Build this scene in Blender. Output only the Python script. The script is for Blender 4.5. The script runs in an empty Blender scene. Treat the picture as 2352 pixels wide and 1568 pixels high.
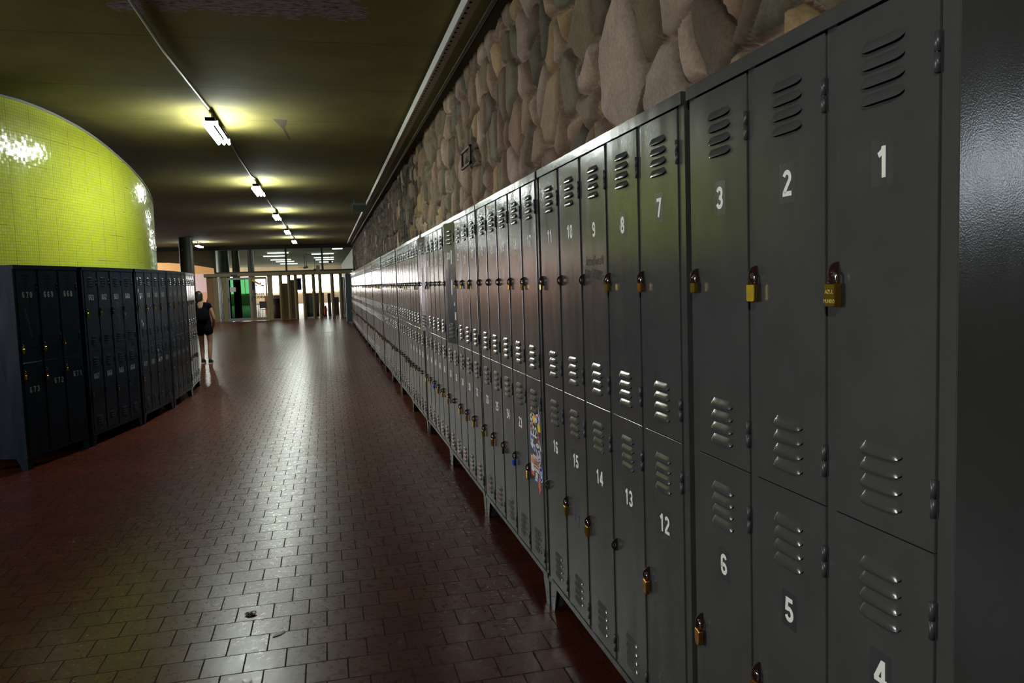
import bpy, bmesh, math, random
import numpy as np
from mathutils import Vector, Matrix
random.seed(7)
PI = math.pi
scn = bpy.context.scene
col = scn.collection

# ------------------------------------------------------------------ helpers
class MB:
    """collects geometry for one mesh; every face carries a material slot"""
    def __init__(s): s.v = []; s.f = []; s.m = []; s.sm = []
    def face(s, pts, m=0, smooth=False):
        b = len(s.v); s.v += [tuple(p) for p in pts]; s.f.append(tuple(range(b, b+len(pts)))); s.m.append(m); s.sm.append(smooth)
    def grid(s, rows, m=0, smooth=True, cu=False, cv=False):
        b = len(s.v); nr = len(rows); nc = len(rows[0])
        for r in rows: s.v += [tuple(p) for p in r]
        for i in range(nr if cv else nr-1):
            for j in range(nc if cu else nc-1):
                a = b+i*nc+j; a2 = b+i*nc+(j+1) % nc; c = b+((i+1) % nr)*nc+(j+1) % nc; d = b+((i+1) % nr)*nc+j
                s.f.append((a, a2, c, d)); s.m.append(m); s.sm.append(smooth)
    def box(s, x0, x1, y0, y1, z0, z1, m=0, rot=0.0, piv=None):
        P = [(x, y, z) for x in (x0, x1) for y in (y0, y1) for z in (z0, z1)]
        if rot:
            cx, cy = piv if piv else ((x0+x1)/2, (y0+y1)/2); c, n = math.cos(rot), math.sin(rot)
            P = [(cx+(x-cx)*c-(y-cy)*n, cy+(x-cx)*n+(y-cy)*c, z) for x, y, z in P]
        b = len(s.v); s.v += P
        for q in ((0, 1, 3, 2), (4, 6, 7, 5), (0, 4, 5, 1), (2, 3, 7, 6), (0, 2, 6, 4), (1, 5, 7, 3)):
            s.f.append(tuple(b+i for i in q)); s.m.append(m); s.sm.append(False)
    def tube(s, pts, r, n=10, m=0, caps=True):
        pts = [Vector(p) for p in pts]; rows = []; ref = None
        rr = r if isinstance(r, (list, tuple)) else [r]*len(pts)
        for i, p in enumerate(pts):
            d = (pts[min(i+1, len(pts)-1)]-pts[max(i-1, 0)]).normalized()
            if ref is None:
                ref = Vector((0, 0, 1)) if abs(d.z) < .9 else Vector((1, 0, 0))
            u = d.cross(ref).normalized(); w = u.cross(d).normalized(); ref = w
            rows.append([p+(u*math.cos(2*PI*k/n)+w*math.sin(2*PI*k/n))*rr[i] for k in range(n)])
        s.grid(rows, m, True, cu=True)
        if caps: s.face(rows[0], m); s.face(rows[-1][::-1], m)
    def prism(s, pts2, f3, t, m=0):
        """extrude a 2-D outline: f3(u,v,w) maps to 3-D, w from 0 to t"""
        a = [f3(u, v, 0) for u, v in pts2]; b = [f3(u, v, t) for u, v in pts2]
        s.face(a, m); s.face(b[::-1], m)
        for i in range(len(a)):
            j = (i+1) % len(a); s.face([a[i], b[i], b[j], a[j]], m)
    def lathe(s, prof, c, n=32, m=0):
        rows = [[(c[0]+r*math.cos(2*PI*k/n), c[1]+r*math.sin(2*PI*k/n), c[2]+z) for k in range(n)] for r, z in prof]
        s.grid(rows, m, True, cu=True)
    def mesh(s, name, mats, fix=True):
        me = bpy.data.meshes.new(name); me.from_pydata(s.v, [], s.f)
        me.polygons.foreach_set('material_index', s.m); me.polygons.foreach_set('use_smooth', s.sm)
        for m in (mats if isinstance(mats, (list, tuple)) else [mats]): me.materials.append(m)
        if fix:
            bm = bmesh.new(); bm.from_mesh(me); bmesh.ops.remove_doubles(bm, verts=bm.verts, dist=1e-6)
            bmesh.ops.recalc_face_normals(bm, faces=bm.faces); bm.to_mesh(me); bm.free()
        me.update(); return me
    def build(s, name, mats, parent=None, loc=(0, 0, 0), fix=True):
        return link(name, s.mesh(name, mats, fix), parent, loc)

def link(name, me, parent=None, loc=(0, 0, 0), rz=0.0):
    o = bpy.data.objects.new(name, me); col.objects.link(o); o.location = loc
    if rz: o.rotation_euler = (0, 0, rz)
    if parent: o.parent = parent
    return o
def empty(name, loc, rz=0.0): return link(name, None, None, loc, rz)
def tag(o, label=None, cat=None, group=None, kind=None):
    for k, v in (('label', label), ('category', cat), ('group', group), ('kind', kind)):
        if v: o[k] = v
    return o
def struct(o): o['kind'] = 'structure'; return o
def bevel(o, w=.003, seg=2):
    b = o.modifiers.new('bevel', 'BEVEL'); b.width = w; b.segments = seg; b.limit_method = 'ANGLE'; b.angle_limit = math.radians(40)
    return o
ORD = ['', 'first', 'second', 'third', 'fourth', 'fifth', 'sixth', 'seventh', 'eighth', 'ninth', 'tenth', 'eleventh', 'twelfth', 'thirteenth', 'fourteenth',
       'fifteenth', 'sixteenth', 'seventeenth', 'eighteenth', 'nineteenth', 'twentieth', 'twenty-first', 'twenty-second', 'twenty-third']

# ------------------------------------------------------------------ materials
def newmat(name):
    m = bpy.data.materials.new(name); m.use_nodes = True; nt = m.node_tree
    return m, nt, nt.nodes['Principled BSDF']
def N(nt, t, **kw):
    n = nt.nodes.new('ShaderNode'+t)
    for k, v in kw.items(): setattr(n, k, v)
    return n
def L(nt, a, b): nt.links.new(a, b)
def math_(nt, op, a, b=None, c=None, clamp=False):
    n = N(nt, 'Math', operation=op, use_clamp=clamp)
    for i, v in enumerate((a, b, c)):
        if v is None: continue
        if isinstance(v, (int, float)): n.inputs[i].default_value = v
        else: L(nt, v, n.inputs[i])
    return n.outputs[0]
def noise(nt, vec, scale, detail=3, rough=.5, dim='3D'):
    n = N(nt, 'TexNoise'); n.inputs['Scale'].default_value = scale; n.inputs['Detail'].default_value = detail; n.inputs['Roughness'].default_value = rough
    if vec is not None: L(nt, vec, n.inputs['Vector'])
    return n.outputs['Fac']
def ramp(nt, fac, stops):
    r = N(nt, 'ValToRGB'); e = r.color_ramp.elements
    while len(e) < len(stops): e.new(.5)
    for i, (p, c) in enumerate(stops):
        e[i].position = p; e[i].color = (*c, 1) if len(c) == 3 else c
    L(nt, fac, r.inputs[0]); return r.outputs[0]
def mix(nt, fac, a, b, mode='MIX'):
    n = N(nt, 'Mix', data_type='RGBA', blend_type=mode)
    for k, v in ((0, fac), (6, a), (7, b)):
        if isinstance(v, (int, float)): n.inputs[k].default_value = v
        elif isinstance(v, tuple): n.inputs[k].default_value = (*v, 1)
        else: L(nt, v, n.inputs[k])
    return n.outputs[2]
def objco(nt): return N(nt, 'TexCoord').outputs['Object']
def plain(name, c, rough=.5, metal=0.0, spec=.5, var=.12, scale=30, bump=0.0, coat=0.0):
    m, nt, p = newmat(name); co = objco(nt); f = noise(nt, co, scale, 4)
    L(nt, ramp(nt, f, [(.25, tuple(x*(1-var) for x in c)), (.75, tuple(min(1, x*(1+var)) for x in c))]), p.inputs['Base Color'])
    p.inputs['Roughness'].default_value = rough; p.inputs['Metallic'].default_value = metal; p.inputs['Specular IOR Level'].default_value = spec
    p.inputs['Coat Weight'].default_value = coat
    if bump:
        b = N(nt, 'Bump'); b.inputs['Strength'].default_value = bump; b.inputs['Distance'].default_value = .004
        L(nt, f, b.inputs['Height']); L(nt, b.outputs[0], p.inputs['Normal'])
    return m
def emit(name, c, s):
    m, nt, p = newmat(name); p.inputs['Base Color'].default_value = (*c, 1); p.inputs['Emission Color'].default_value = (*c, 1); p.inputs['Emission Strength'].default_value = s
    return m

def paint(name, c, rough, wave, peel=.14, spec=.55):
    """brushed gloss enamel on thin sheet steel: slight sag of the sheet plus orange peel"""
    m, nt, p = newmat(name); g = N(nt, 'NewGeometry'); co = g.outputs['Position']
    oi = N(nt, 'ObjectInfo'); add = N(nt, 'VectorMath', operation='ADD'); mp = N(nt, 'CombineXYZ')
    L(nt, math_(nt, 'MULTIPLY', oi.outputs['Random'], 40.0), mp.inputs[0]); L(nt, co, add.inputs[0]); L(nt, mp.outputs[0], add.inputs[1]); v = add.outputs[0]
    f = noise(nt, v, 7, 4)
    base = ramp(nt, f, [(.2, tuple(x*.86 for x in c)), (.8, tuple(x*1.12 for x in c))])
    L(nt, base, p.inputs['Base Color'])
    st = N(nt, 'Mapping'); st.inputs['Scale'].default_value = (1, 1, .12); L(nt, v, st.inputs[0])
    rf = noise(nt, st.outputs[0], 22, 4)
    r = N(nt, 'MapRange'); r.inputs[3].default_value = rough*.75; r.inputs[4].default_value = rough*1.35; L(nt, rf, r.inputs[0]); L(nt, r.outputs[0], p.inputs['Roughness'])
    w = N(nt, 'Mapping'); w.inputs['Scale'].default_value = (1, 1, .3); L(nt, v, w.inputs[0])
    lo = noise(nt, w.outputs[0], 8, 1); hi = noise(nt, v, 330, 2)
    b1 = N(nt, 'Bump'); b1.inputs['Strength'].default_value = 1; b1.inputs['Distance'].default_value = wave; L(nt, lo, b1.inputs['Height'])
    b2 = N(nt, 'Bump'); b2.inputs['Strength'].default_value = peel; b2.inputs['Distance'].default_value = .002; L(nt, hi, b2.inputs['Height']); L(nt, b1.outputs[0], b2.inputs['Normal'])
    L(nt, b2.outputs[0], p.inputs['Normal']); p.inputs['Specular IOR Level'].default_value = spec
    return m

M = {}
M['grey'] = paint('grey_enamel', (.058, .0575, .0575), .165, .0022, .09, .48)
M['navy'] = paint('navy_enamel', (.006, .0125, .0205), .28, .0012, .04, .12); M['navygloss'] = paint('shiny_navy_enamel', (.007, .014, .022), .15, .002)
M['blue'] = paint('dull_blue_enamel', (.03, .05, .07), .4, .003)
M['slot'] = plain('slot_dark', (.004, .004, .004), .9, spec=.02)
M['patch'] = paint('stencil_backing_grey', (.043, .044, .047), .26, .002)
M['hasp'] = plain('oxidised_hasp', (.045, .016, .014), .42, .2, var=.3, scale=90)
M['steelhasp'] = plain('bare_steel_hasp', (.16, .15, .14), .4, .9, var=.3, scale=90)
M['hinge'] = paint('hinge_enamel', (.05, .049, .052), .32, .001)
M['brass'] = plain('brass', (.52, .34, .035), .26, 1, var=.15, scale=60)
M['copper'] = plain('old_brass', (.50, .23, .045), .3, 1, var=.2, scale=60)
M['chrome'] = plain('chrome', (.72, .71, .74), .13, 1, var=.05)
M['blackpl'] = plain('black_plastic', (.012, .012, .013), .35)
M['bluepl'] = plain('blue_plastic', (.01, .015, .35), .35)
M['etch'] = plain('etched_letters', (.85, .66, .22), .3, .35)

def whitepaint(name, c, wear):
    m, nt, p = newmat(name); g = N(nt, 'NewGeometry').outputs['Position']
    f = noise(nt, g, 90, 5, .65); f2 = noise(nt, g, 14, 3)
    k = math_(nt, 'ADD', math_(nt, 'MULTIPLY', f, .6), math_(nt, 'MULTIPLY', f2, .4))
    L(nt, ramp(nt, k, [(wear, (.08, .08, .075)), (wear+.05, c), (.9, tuple(min(.88, x*1.05) for x in c))]), p.inputs['Base Color'])
    p.inputs['Roughness'].default_value = .5; return m
M['white'] = whitepaint('stencil_white', (.84, .82, .76), .34)
M['whitenavy'] = whitepaint('stencil_pale_grey', (.20, .22, .22), .36)

# ------------------------------------------------------------------ stencil digits
def arc(cx, cy, rx, ry, a0, a1, n=12): return [(cx+rx*math.cos(math.radians(a0+(a1-a0)*i/n)), cy+ry*math.sin(math.radians(a0+(a1-a0)*i/n))) for i in range(n+1)]
DIG = {
 '0': [arc(.3, .7, .2, .21, 0, 180)+arc(.3, .3, .2, .21, 180, 360)+[(.5, .7)]],
 '1': [[(.12, .72), (.32, .84), (.36, .97)], [(.37, 0), (.37, 1)]],
 '2': [arc(.3, .70, .2, .21, 165, -20)+[(.1, .13), (.1, .09), (.6, .09)]],
 '3': [arc(.28, .70, .2, .21, 160, -80)+[(.24, .52)], arc(.28, .29, .22, .21, 85, -165)],
 '4': [[(.46, 0), (.46, 1)], [(.44, .96), (.08, .26)], [(.02, .28), (.66, .28)]],
 '5': [[(.54, .91), (.16, .91), (.13, .52)]+arc(.3, .32, .21, .23, 120, -160)],
 '6': [arc(.3, .70, .2, .21, 20, 180)+arc(.3, .30, .2, .21, 180, 540), ],
 '7': [[(.04, .91), (.52, .91), (.25, 0)]],
 '8': [arc(.3, .72, .18, .19, 0, 360, 18), arc(.3, .29, .21, .21, 0, 360, 18)],
 '9': [arc(.3, .30, .2, .21, -160, 0)+arc(.3, .70, .2, .21, 0, 360), ],
}
def ribbon(mb, pts, w, f3, m=0):
    n = len(pts)
    Lp, Rp = [], []
    for i, p in enumerate(pts):
        a = pts[max(i-1, 0)]; b = pts[min(i+1, n-1)]
        d1 = Vector((p[0]-a[0], p[1]-a[1])); d2 = Vector((b[0]-p[0], b[1]-p[1]))
        if d1.length < 1e-9: d1 = d2
        if d2.length < 1e-9: d2 = d1
        d1 = d1.normalized(); d2 = d2.normalized(); t = (d1+d2)
        t = t.normalized() if t.length > 1e-6 else d1
        nn = Vector((-t.y, t.x)); k = 1/max(.45, nn.dot(Vector((-d1.y, d1.x))))
        Lp.append((p[0]+nn.x*w/2*k, p[1]+nn.y*w/2*k)); Rp.append((p[0]-nn.x*w/2*k, p[1]-nn.y*w/2*k))
    for i in range(n-1): mb.face([f3(*Lp[i]), f3(*Lp[i+1]), f3(*Rp[i+1]), f3(*Rp[i])], m)
NUMC = {}
def number_mesh(s, h, mat, backing=False, wide=1.0, sp=.70, stroke=.185):
    key = (s, h, mat.name, backing)
    if key in NUMC: return NUMC[key]
    mb = MB(); adv = sp*h*wide; tot = adv*(len(s)-1)+.6*h*wide
    rnd = random.Random(s)
    for i, ch in enumerate(s):
        u0 = -tot/2+i*adv; dv = rnd.uniform(-.03, .03)*h
        for q, st in enumerate(DIG[ch]):
            ribbon(mb, [(x*wide, y) for x, y in st], stroke, lambda u, v, u0=u0, dv=dv, q=q: (-.0006-.00008*q, -(u0+u*h), (v-.5)*h+dv))
    if backing:
        a, b = tot/2+.22*h, .78*h
        mb.face([(-.0003, -a, -b), (-.0003, a, -b*.95), (-.0003, a*.96, b), (-.0003, -a, b*.97)], 1)
    NUMC[key] = mb.mesh('number', [mat, M['patch']], fix=False)
    return NUMC[key]

# ------------------------------------------------------------------ locker doors
def louvre(mb, yc, zt, w, h, d):
    """one pressed louvre: hood swelling out towards its open lower edge"""
    n = 14; rows = []
    prof = [(0, 0), (.2, .34), (.45, .76), (.75, .98), (1, 1)]
    for t, k in prof:
        r = []
        for i in range(n+1):
            u = math.sin(PI/2*(-1+2*i/n)); e = math.sqrt(max(0.0, 1-abs(u)**7)); ww = w/2*(.80+.20*t)
            r.append((-d*k*e-.0002, yc+u*ww, zt-h*t*(.55+.45*e)))
        rows.append(r)
    mb.grid(rows, 0, True)
    lip = rows[-1]
    mb.grid([lip, [(-.0004, p[1], p[2]-.001) for p in lip]], 1, False)
def door_mesh(name, w, h, groups, mat, lw=.112, bow=0.0, mesh_vent=None):
    """panel with softened edges: local y 0..w from the hinge, z 0..h, front at x=0"""
    mb = MB(); e = .0014; x1 = .016
    ny, nz = 8, 16
    ys = [e+(w-2*e)*i/ny for i in range(ny+1)]; zs = [e+(h-2*e)*i/nz for i in range(nz+1)]
    F = [[(-bow*math.sin(PI*(y/w))*math.sin(PI*z/h), y, z) for y in ys] for z in zs]
    mb.grid(F, 0, True)
    for k0, k1 in (((0, e), (e, 0)),):
        pass
    A = [(0, e, e), (0, w-e, e), (0, w-e, h-e), (0, e, h-e)]; B = [(e*.8, 0, 0), (e*.8, w, 0), (e*.8, w, h), (e*.8, 0, h)]; C = [(x1, 0, 0), (x1, w, 0), (x1, w, h), (x1, 0, h)]
    for i in range(4):
        j = (i+1) % 4
        mb.face([A[i], A[j], B[j], B[i]]); mb.face([B[i], B[j], C[j], C[i]])
    mb.face(C[::-1])
    for z0, zstep in groups:
        for k in range(4): louvre(mb, w/2, z0-k*zstep, lw, .0215, .0085)
    if mesh_vent:
        for (yc, zc, flip) in mesh_vent:                       # fan of small pressed diamonds
            for r in range(5):
                for c in range(5-r):
                    y = yc+flip*(.055-c*.022-r*.011); z = zc-r*.030; a = .007; b = .011
                    mb.face([(-.0008, y-a, z), (-.0008, y, z-b), (-.0008, y+a, z), (-.0008, y, z+b)], 1)
    return mb.mesh(name, [mat, M['slot']], fix=False)

def hasp_mesh(mat):
    mb = MB(); n = 14; R = .0235; r = .0068; cx = -.0125; t = .0035
    out = [(-R*math.cos(math.radians(a))*1.02, R*math.sin(math.radians(a))) for a in [-90+180*i/n for i in range(n+1)]]
    ring = [(cx-r*math.cos(math.radians(a)), r*math.sin(math.radians(a))) for a in [-180+360*i/16 for i in range(16)]]
    for y, fl in ((0, 1), (t, -1)):
        # annulus between hole and outline, built as a fan of quads
        k = 24
        def oo(a):
            d = (math.cos(a), math.sin(a)); lo, hi = 0, .06
            for _ in range(30):
                md = (lo+hi)/2; x = cx+d[0]*md; z = d[1]*md
                if x <= 0.002 and x*x+z*z <= R*R: lo = md
                else: hi = md
            return (cx+d[0]*lo, d[1]*lo)
        O = [oo(2*PI*i/k) for i in range(k)]; I = [(cx+r*math.cos(2*PI*i/k), r*math.sin(2*PI*i/k)) for i in range(k)]
        for i in range(k):
            j = (i+1) % k; q = [(O[i][0], y, O[i][1]), (O[j][0], y, O[j][1]), (I[j][0], y, I[j][1]), (I[i][0], y, I[i][1])]
            mb.face(q if fl > 0 else q[::-1])
        if y == 0: OO, II = O, I
    for i in range(24):
        j = (i+1) % 24
        mb.face([(OO[i][0], 0, OO[i][1]), (OO[i][0], t, OO[i][1]), (OO[j][0], t, OO[j][1]), (OO[j][0], 0, OO[j][1])])
        mb.face([(II[i][0], 0, II[i][1]), (II[j][0], 0, II[j][1]), (II[j][0], t, II[j][1]), (II[i][0], t, II[i][1])])
    return mb.mesh('hasp', mat)
HASP = hasp_mesh(M['hasp']); HASPS = hasp_mesh(M['steelhasp'])
def hinge_mesh():
    mb = MB(); r = .0052
    for z0, z1 in ((-.033, -.001), (.001, .033)): mb.tube([(0, 0, z0), (0, 0, z1)], r, 12)
    mb.tube([(0, 0, -.0345), (0, 0, .0345)], r*.55, 8)
    return mb.mesh('hinge', M['hinge'])
HINGE = hinge_mesh()
HINGE_N = HINGE.copy(); HINGE_N.materials.clear(); HINGE_N.materials.append(M['navy'])

def leg_mesh(sy, sx, h, mat):
    """folded sheet foot: two tapered plates meeting at the outer corner"""
    mb = MB(); t = .004; wt, wb = .105, .055
    y = lambda u: sy*u; x = lambda u: sx*u
    mb.prism([(0, 0), (wb, 0), (wt, h), (0, h)], lambda u, v, w: (x(w), y(u), v), t)
    mb.prism([(t, 0), (wb, 0), (wt, h), (t, h)], lambda u, v, w: (x(u), y(w), v), t)
    return mb.mesh('leg', mat)

class Kind: pass
def make_kind(ncol, dw, stile, frame, H, zt, zs, zb, mat, up, lo, haspz, hingez, lw=.112, vents=False, depth=.345, apron=.03):
    k = Kind(); k.n = ncol; k.dw = dw; k.stile = stile; k.frame = frame; k.H = H; k.zt = zt; k.zs = zs; k.zb = zb; k.mat = mat; k.haspz = haspz; k.hingez = hingez
    k.W = 2*frame+ncol*dw+(ncol-1)*stile; g = .0026; k.g = g; D = depth
    mb = MB(); xf = .005
    mb.box(xf, D, 0, .0022, zb-apron, H-.0045)                        # right side sheet
    mb.box(xf, D, k.W-.0022, k.W, zb-apron, H-.0045)
    mb.box(D-.002, D, .0022, k.W-.0022, zb-apron, H-.001)
    mb.box(-.006, D, -.0006, k.W+.0006, H-.004, H)                                   # top sheet
    mb.box(-.006, .0046, -.0006, k.W+.0006, zt+g, H-.0042)                              # header band
    mb.box(xf, D-.002, .0022, k.W-.0022, zb-.006, zb-.002)                # bottom shelf
    mb.box(-.002, .0046, -.0006, k.W+.0006, zb-apron, zb-g*1.3)                        # apron
    mb.box(xf, .02, .0028, frame-g, zb-g, zt+g); mb.box(xf, .02, k.W-frame+g, k.W-.0028, zb-g, zt+g)
    for i in range(1, ncol):
        y = frame+i*dw+(i-1)*stile; mb.box(xf, .02, y+g, y+stile-g, zb-g, zt+g)
    mb.box(.012, .03, frame-g, k.W-frame+g, zs-.012, zs+.012)             # rail behind the seam
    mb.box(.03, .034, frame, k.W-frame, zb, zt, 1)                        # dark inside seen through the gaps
    k.body = mb.mesh('cabinet_body', [mat, M['slot']])
    k.up = door_mesh('door', dw, zt-zs-.001, up, mat, lw, mesh_vent=[(dw*.5, zt-zs-.06, 1), (dw*.2, .13, 1)] if vents else None)
    k.lo = door_mesh('door', dw, zs-.0012-zb, lo, mat, lw, mesh_vent=[(dw*.2, zs-zb-.06, 1), (dw*.5, .16, 1)] if vents else None)
    lh = zb-apron; k.legs = [(leg_mesh(1, 1, lh, mat), (xf, 0, 0)), (leg_mesh(-1, 1, lh, mat), (xf, k.W, 0)), (leg_mesh(1, -1, lh, mat), (D, 0, 0)), (leg_mesh(-1, -1, lh, mat), (D, k.W, 0))]
    return k
LOCKS = []                                                               # (world point of hasp hole, rz, label words, style)
def bank(k, loc, rz, label, numbers, group, opts=None):
    """numbers: (upper list, lower list) from right to left seen from the aisle; None for unmarked"""
    opts = opts or {}
    root = empty('locker_bank', loc, rz); tag(root, label, 'lockers', group)
    hz = opts.get('dh', 0)
    b = link('cabinet_body', k.body, root)
    if hz: b.scale.z = 1
    for me, p in k.legs: link('leg', me, root, p)
    Mz = Matrix.Rotation(rz, 4, 'Z')
    for tier in (0, 1):
        me = k.up if tier == 0 else k.lo; z0 = k.zs+.001 if tier == 0 else k.zb
        for i in range(k.n):
            y0 = k.frame+i*(k.dw+k.stile)
            s = numbers[tier][i] if numbers and numbers[tier] else None
            th = opts.get('theta', {}).get((tier, i), random.gauss(.0005, .0042))
            th = min(.010, max(-.0075, th)) if th < .03 else th
            d = link('door', me, root, (0, y0, z0), th)
            if (tier, i) in opts.get('dlabel', {}): d['label'] = opts['dlabel'][(tier, i)]
            # parts of the door
            for hzv in k.hingez[tier]: link('hinge', HINGE if k.mat is M['grey'] else HINGE_N, d, (-.001, .0015, hzv-z0))
            hm = HASPS if (tier, i) in opts.get('steel', ()) else HASP
            if (tier, i) not in opts.get('nohasp', ()):
                link('hasp', hm, d, (0, k.dw-.008, k.haspz[tier]-z0))
            if s:
                nz = opts['numz'][tier]+opts.get('dnum', {}).get((tier, i), (0, 0))[1]; ny = k.dw/2+opts.get('dnum', {}).get((tier, i), (0, 0))[0]
                link('number', number_mesh(s, opts.get('numh', .057), opts.get('nummat', M['white']), (tier, i) in opts.get('backing', ()), opts.get('numw', 1.0), opts.get('nsp', .70), opts.get('stroke', .185)), d, (0, ny, nz-z0))
            st = opts.get('locks', {}).get((tier, i))
            if st:
                p = Vector((-.0125, k.dw-.0065, k.haspz[tier]-z0)); p = Matrix.Rotation(th, 4, 'Z') @ p + Vector((0, y0, z0)); p = Mz @ p + Vector(loc)
                LOCKS.append((p, rz+th, opts['lockwords'](tier, i), st))
            if 'extra' in opts: opts['extra'](tier, i, d, z0)
    return root

# right-hand row -------------------------------------------------------
UPG = [(2.0345-1.1202, .0320), (1.285-1.1202, .0325)]; LOG = [(1.056-.165, .0315), (.330-.165, .0315)]
kw = dict(H=2.1275, zt=2.090, zs=1.118, zb=.165, mat=M['grey'], up=UPG, lo=LOG, haspz=(1.607, .628), hingez=((1.966, 1.216), (.999, .232)))
K3 = make_kind(3, .2660, .036, .0415, **kw)
K5 = make_kind(5, .2650, .034, .0385, **kw)

XF = 1.0
banks = []
def lockw(nums):
    def f(t, i):
        return 'on door %s, right row' % nums[t][i]
    return f
O_num = {'numz': (1.808, .838)}
def stick_extra(tier, i, d, z0): pass

def build_locks_style(txt):
    return txt
# bank A
nA = (['1', '2', '3'], ['4', '5', '6'])
bank(K3, (XF, 1.0690, 0), 0, 'grey three-column locker bank with doors 1 to 6, nearest the camera', nA, 'grey locker banks along the stone wall',
     dict(O_num, backing={(0, 1), (0, 0), (0, 2), (1, 0), (1, 1), (1, 2)}, lockwords=lockw(nA), theta={(0, 0): -.001, (0, 1): .002, (0, 2): .001, (1, 0): 0, (1, 1): .002, (1, 2): .001},
          locks={(0, 0): 'big', (0, 1): 'tall', (0, 2): 'small', (1, 0): 'small', (1, 1): 'tallb', (1, 2): 'round'}))
# sticker set on door 22, tape on door 30, handwriting ---------------------------------
M['stk_white'] = plain('sticker_white', (.74, .73, .78), .45, var=.05); M['stk_yel'] = plain('sticker_yellow', (.85, .62, .05), .45); M['stk_pink'] = plain('sticker_pink', (.75, .16, .28), .45)
M['stk_red'] = plain('sticker_red', (.75, .13, .12), .45); M['stk_navy'] = plain('sticker_navy', (.01, .02, .30), .45); M['stk_sky'] = plain('sticker_sky', (.12, .32, .62), .45)
M['stk_tan'] = plain('sticker_tan', (.62, .48, .40), .45); M['stk_lil'] = plain('sticker_lilac', (.50, .48, .60), .45); M['stk_brown'] = plain('sticker_print_red_brown', (.36, .10, .06), .45)
M['stk_black'] = plain('sticker_black', (.02, .02, .03), .45); M['stk_org'] = plain('sticker_orange', (.80, .25, .08), .45); M['ink'] = plain('black_marker', (.012, .012, .016), .5); M['inkblue'] = plain('blue_marker', (.015, .05, .22), .5)
M['tape'] = plain('white_tape', (.72, .68, .72), .5, var=.05); M['chalk'] = plain('scratched_paint', (.18, .19, .19), .6); M['inkcyan'] = plain('cyan_marker', (.02, .13, .25), .5)
def ell(cx, cz, a, b, n=18, rot=0):
    c, s = math.cos(rot), math.sin(rot)
    return [(cx+a*math.cos(2*PI*i/n)*c-b*math.sin(2*PI*i/n)*s, cz+a*math.cos(2*PI*i/n)*s+b*math.sin(2*PI*i/n)*c) for i in range(n)]
def rect(cx, cz, a, b, rot=0):
    c, s = math.cos(rot), math.sin(rot)
    return [(cx+x*c-z*s, cz+x*s+z*c) for x, z in ((-a, -b), (a, -b), (a, b), (-a, b))]
def star(cx, cz, R, r, n=5):
    return [(cx+(R if i % 2 == 0 else r)*math.cos(PI/2+PI*i/n), cz+(R if i % 2 == 0 else r)*math.sin(PI/2+PI*i/n)) for i in range(2*n)]
def sticker(d, shapes, mats, label, ex=None):
    """flat vinyl pieces: u runs to the right seen from the aisle, z up; layers lie on one another"""
    mb = MB()
    for li, (pts, mi) in enumerate(shapes):
        x = -.0007-.00025*li
        mb.face([(x, -u, z) for u, z in pts], mi)
    if ex: ex(mb)
    o = mb.build('sticker', mats, d, (0, 0, 0), fix=False); o['label'] = label; return o
def text_mesh(txt, size, name, mat, parent, place, bold=0.0, sx=1.0, shear=0.0):
    cu = bpy.data.curves.new(name, 'FONT'); cu.body = txt; cu.size = size; cu.offset = bold; cu.shear = shear; cu.align_x = 'CENTER'; cu.align_y = 'CENTER'; cu.resolution_u = 3
    t = bpy.data.objects.new(name+'_tmp', cu); col.objects.link(t); dg = bpy.context.evaluated_depsgraph_get()
    me = bpy.data.meshes.new_from_object(t.evaluated_get(dg)); bpy.data.objects.remove(t); bpy.data.curves.remove(cu)
    for v in me.vertices: v.co = place(v.co.x*sx, v.co.y)
    me.name = name; me.materials.clear(); me.materials.append(mat)
    return link(name, me, parent)
def strokes(d, name, lines, w, mat, label, x=-.0009):
    mb = MB()
    for ln in lines: ribbon(mb, ln, w, lambda u, v: (x, -u, v))
    o = mb.build(name, mat, d, fix=False); o['label'] = label; return o

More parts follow.
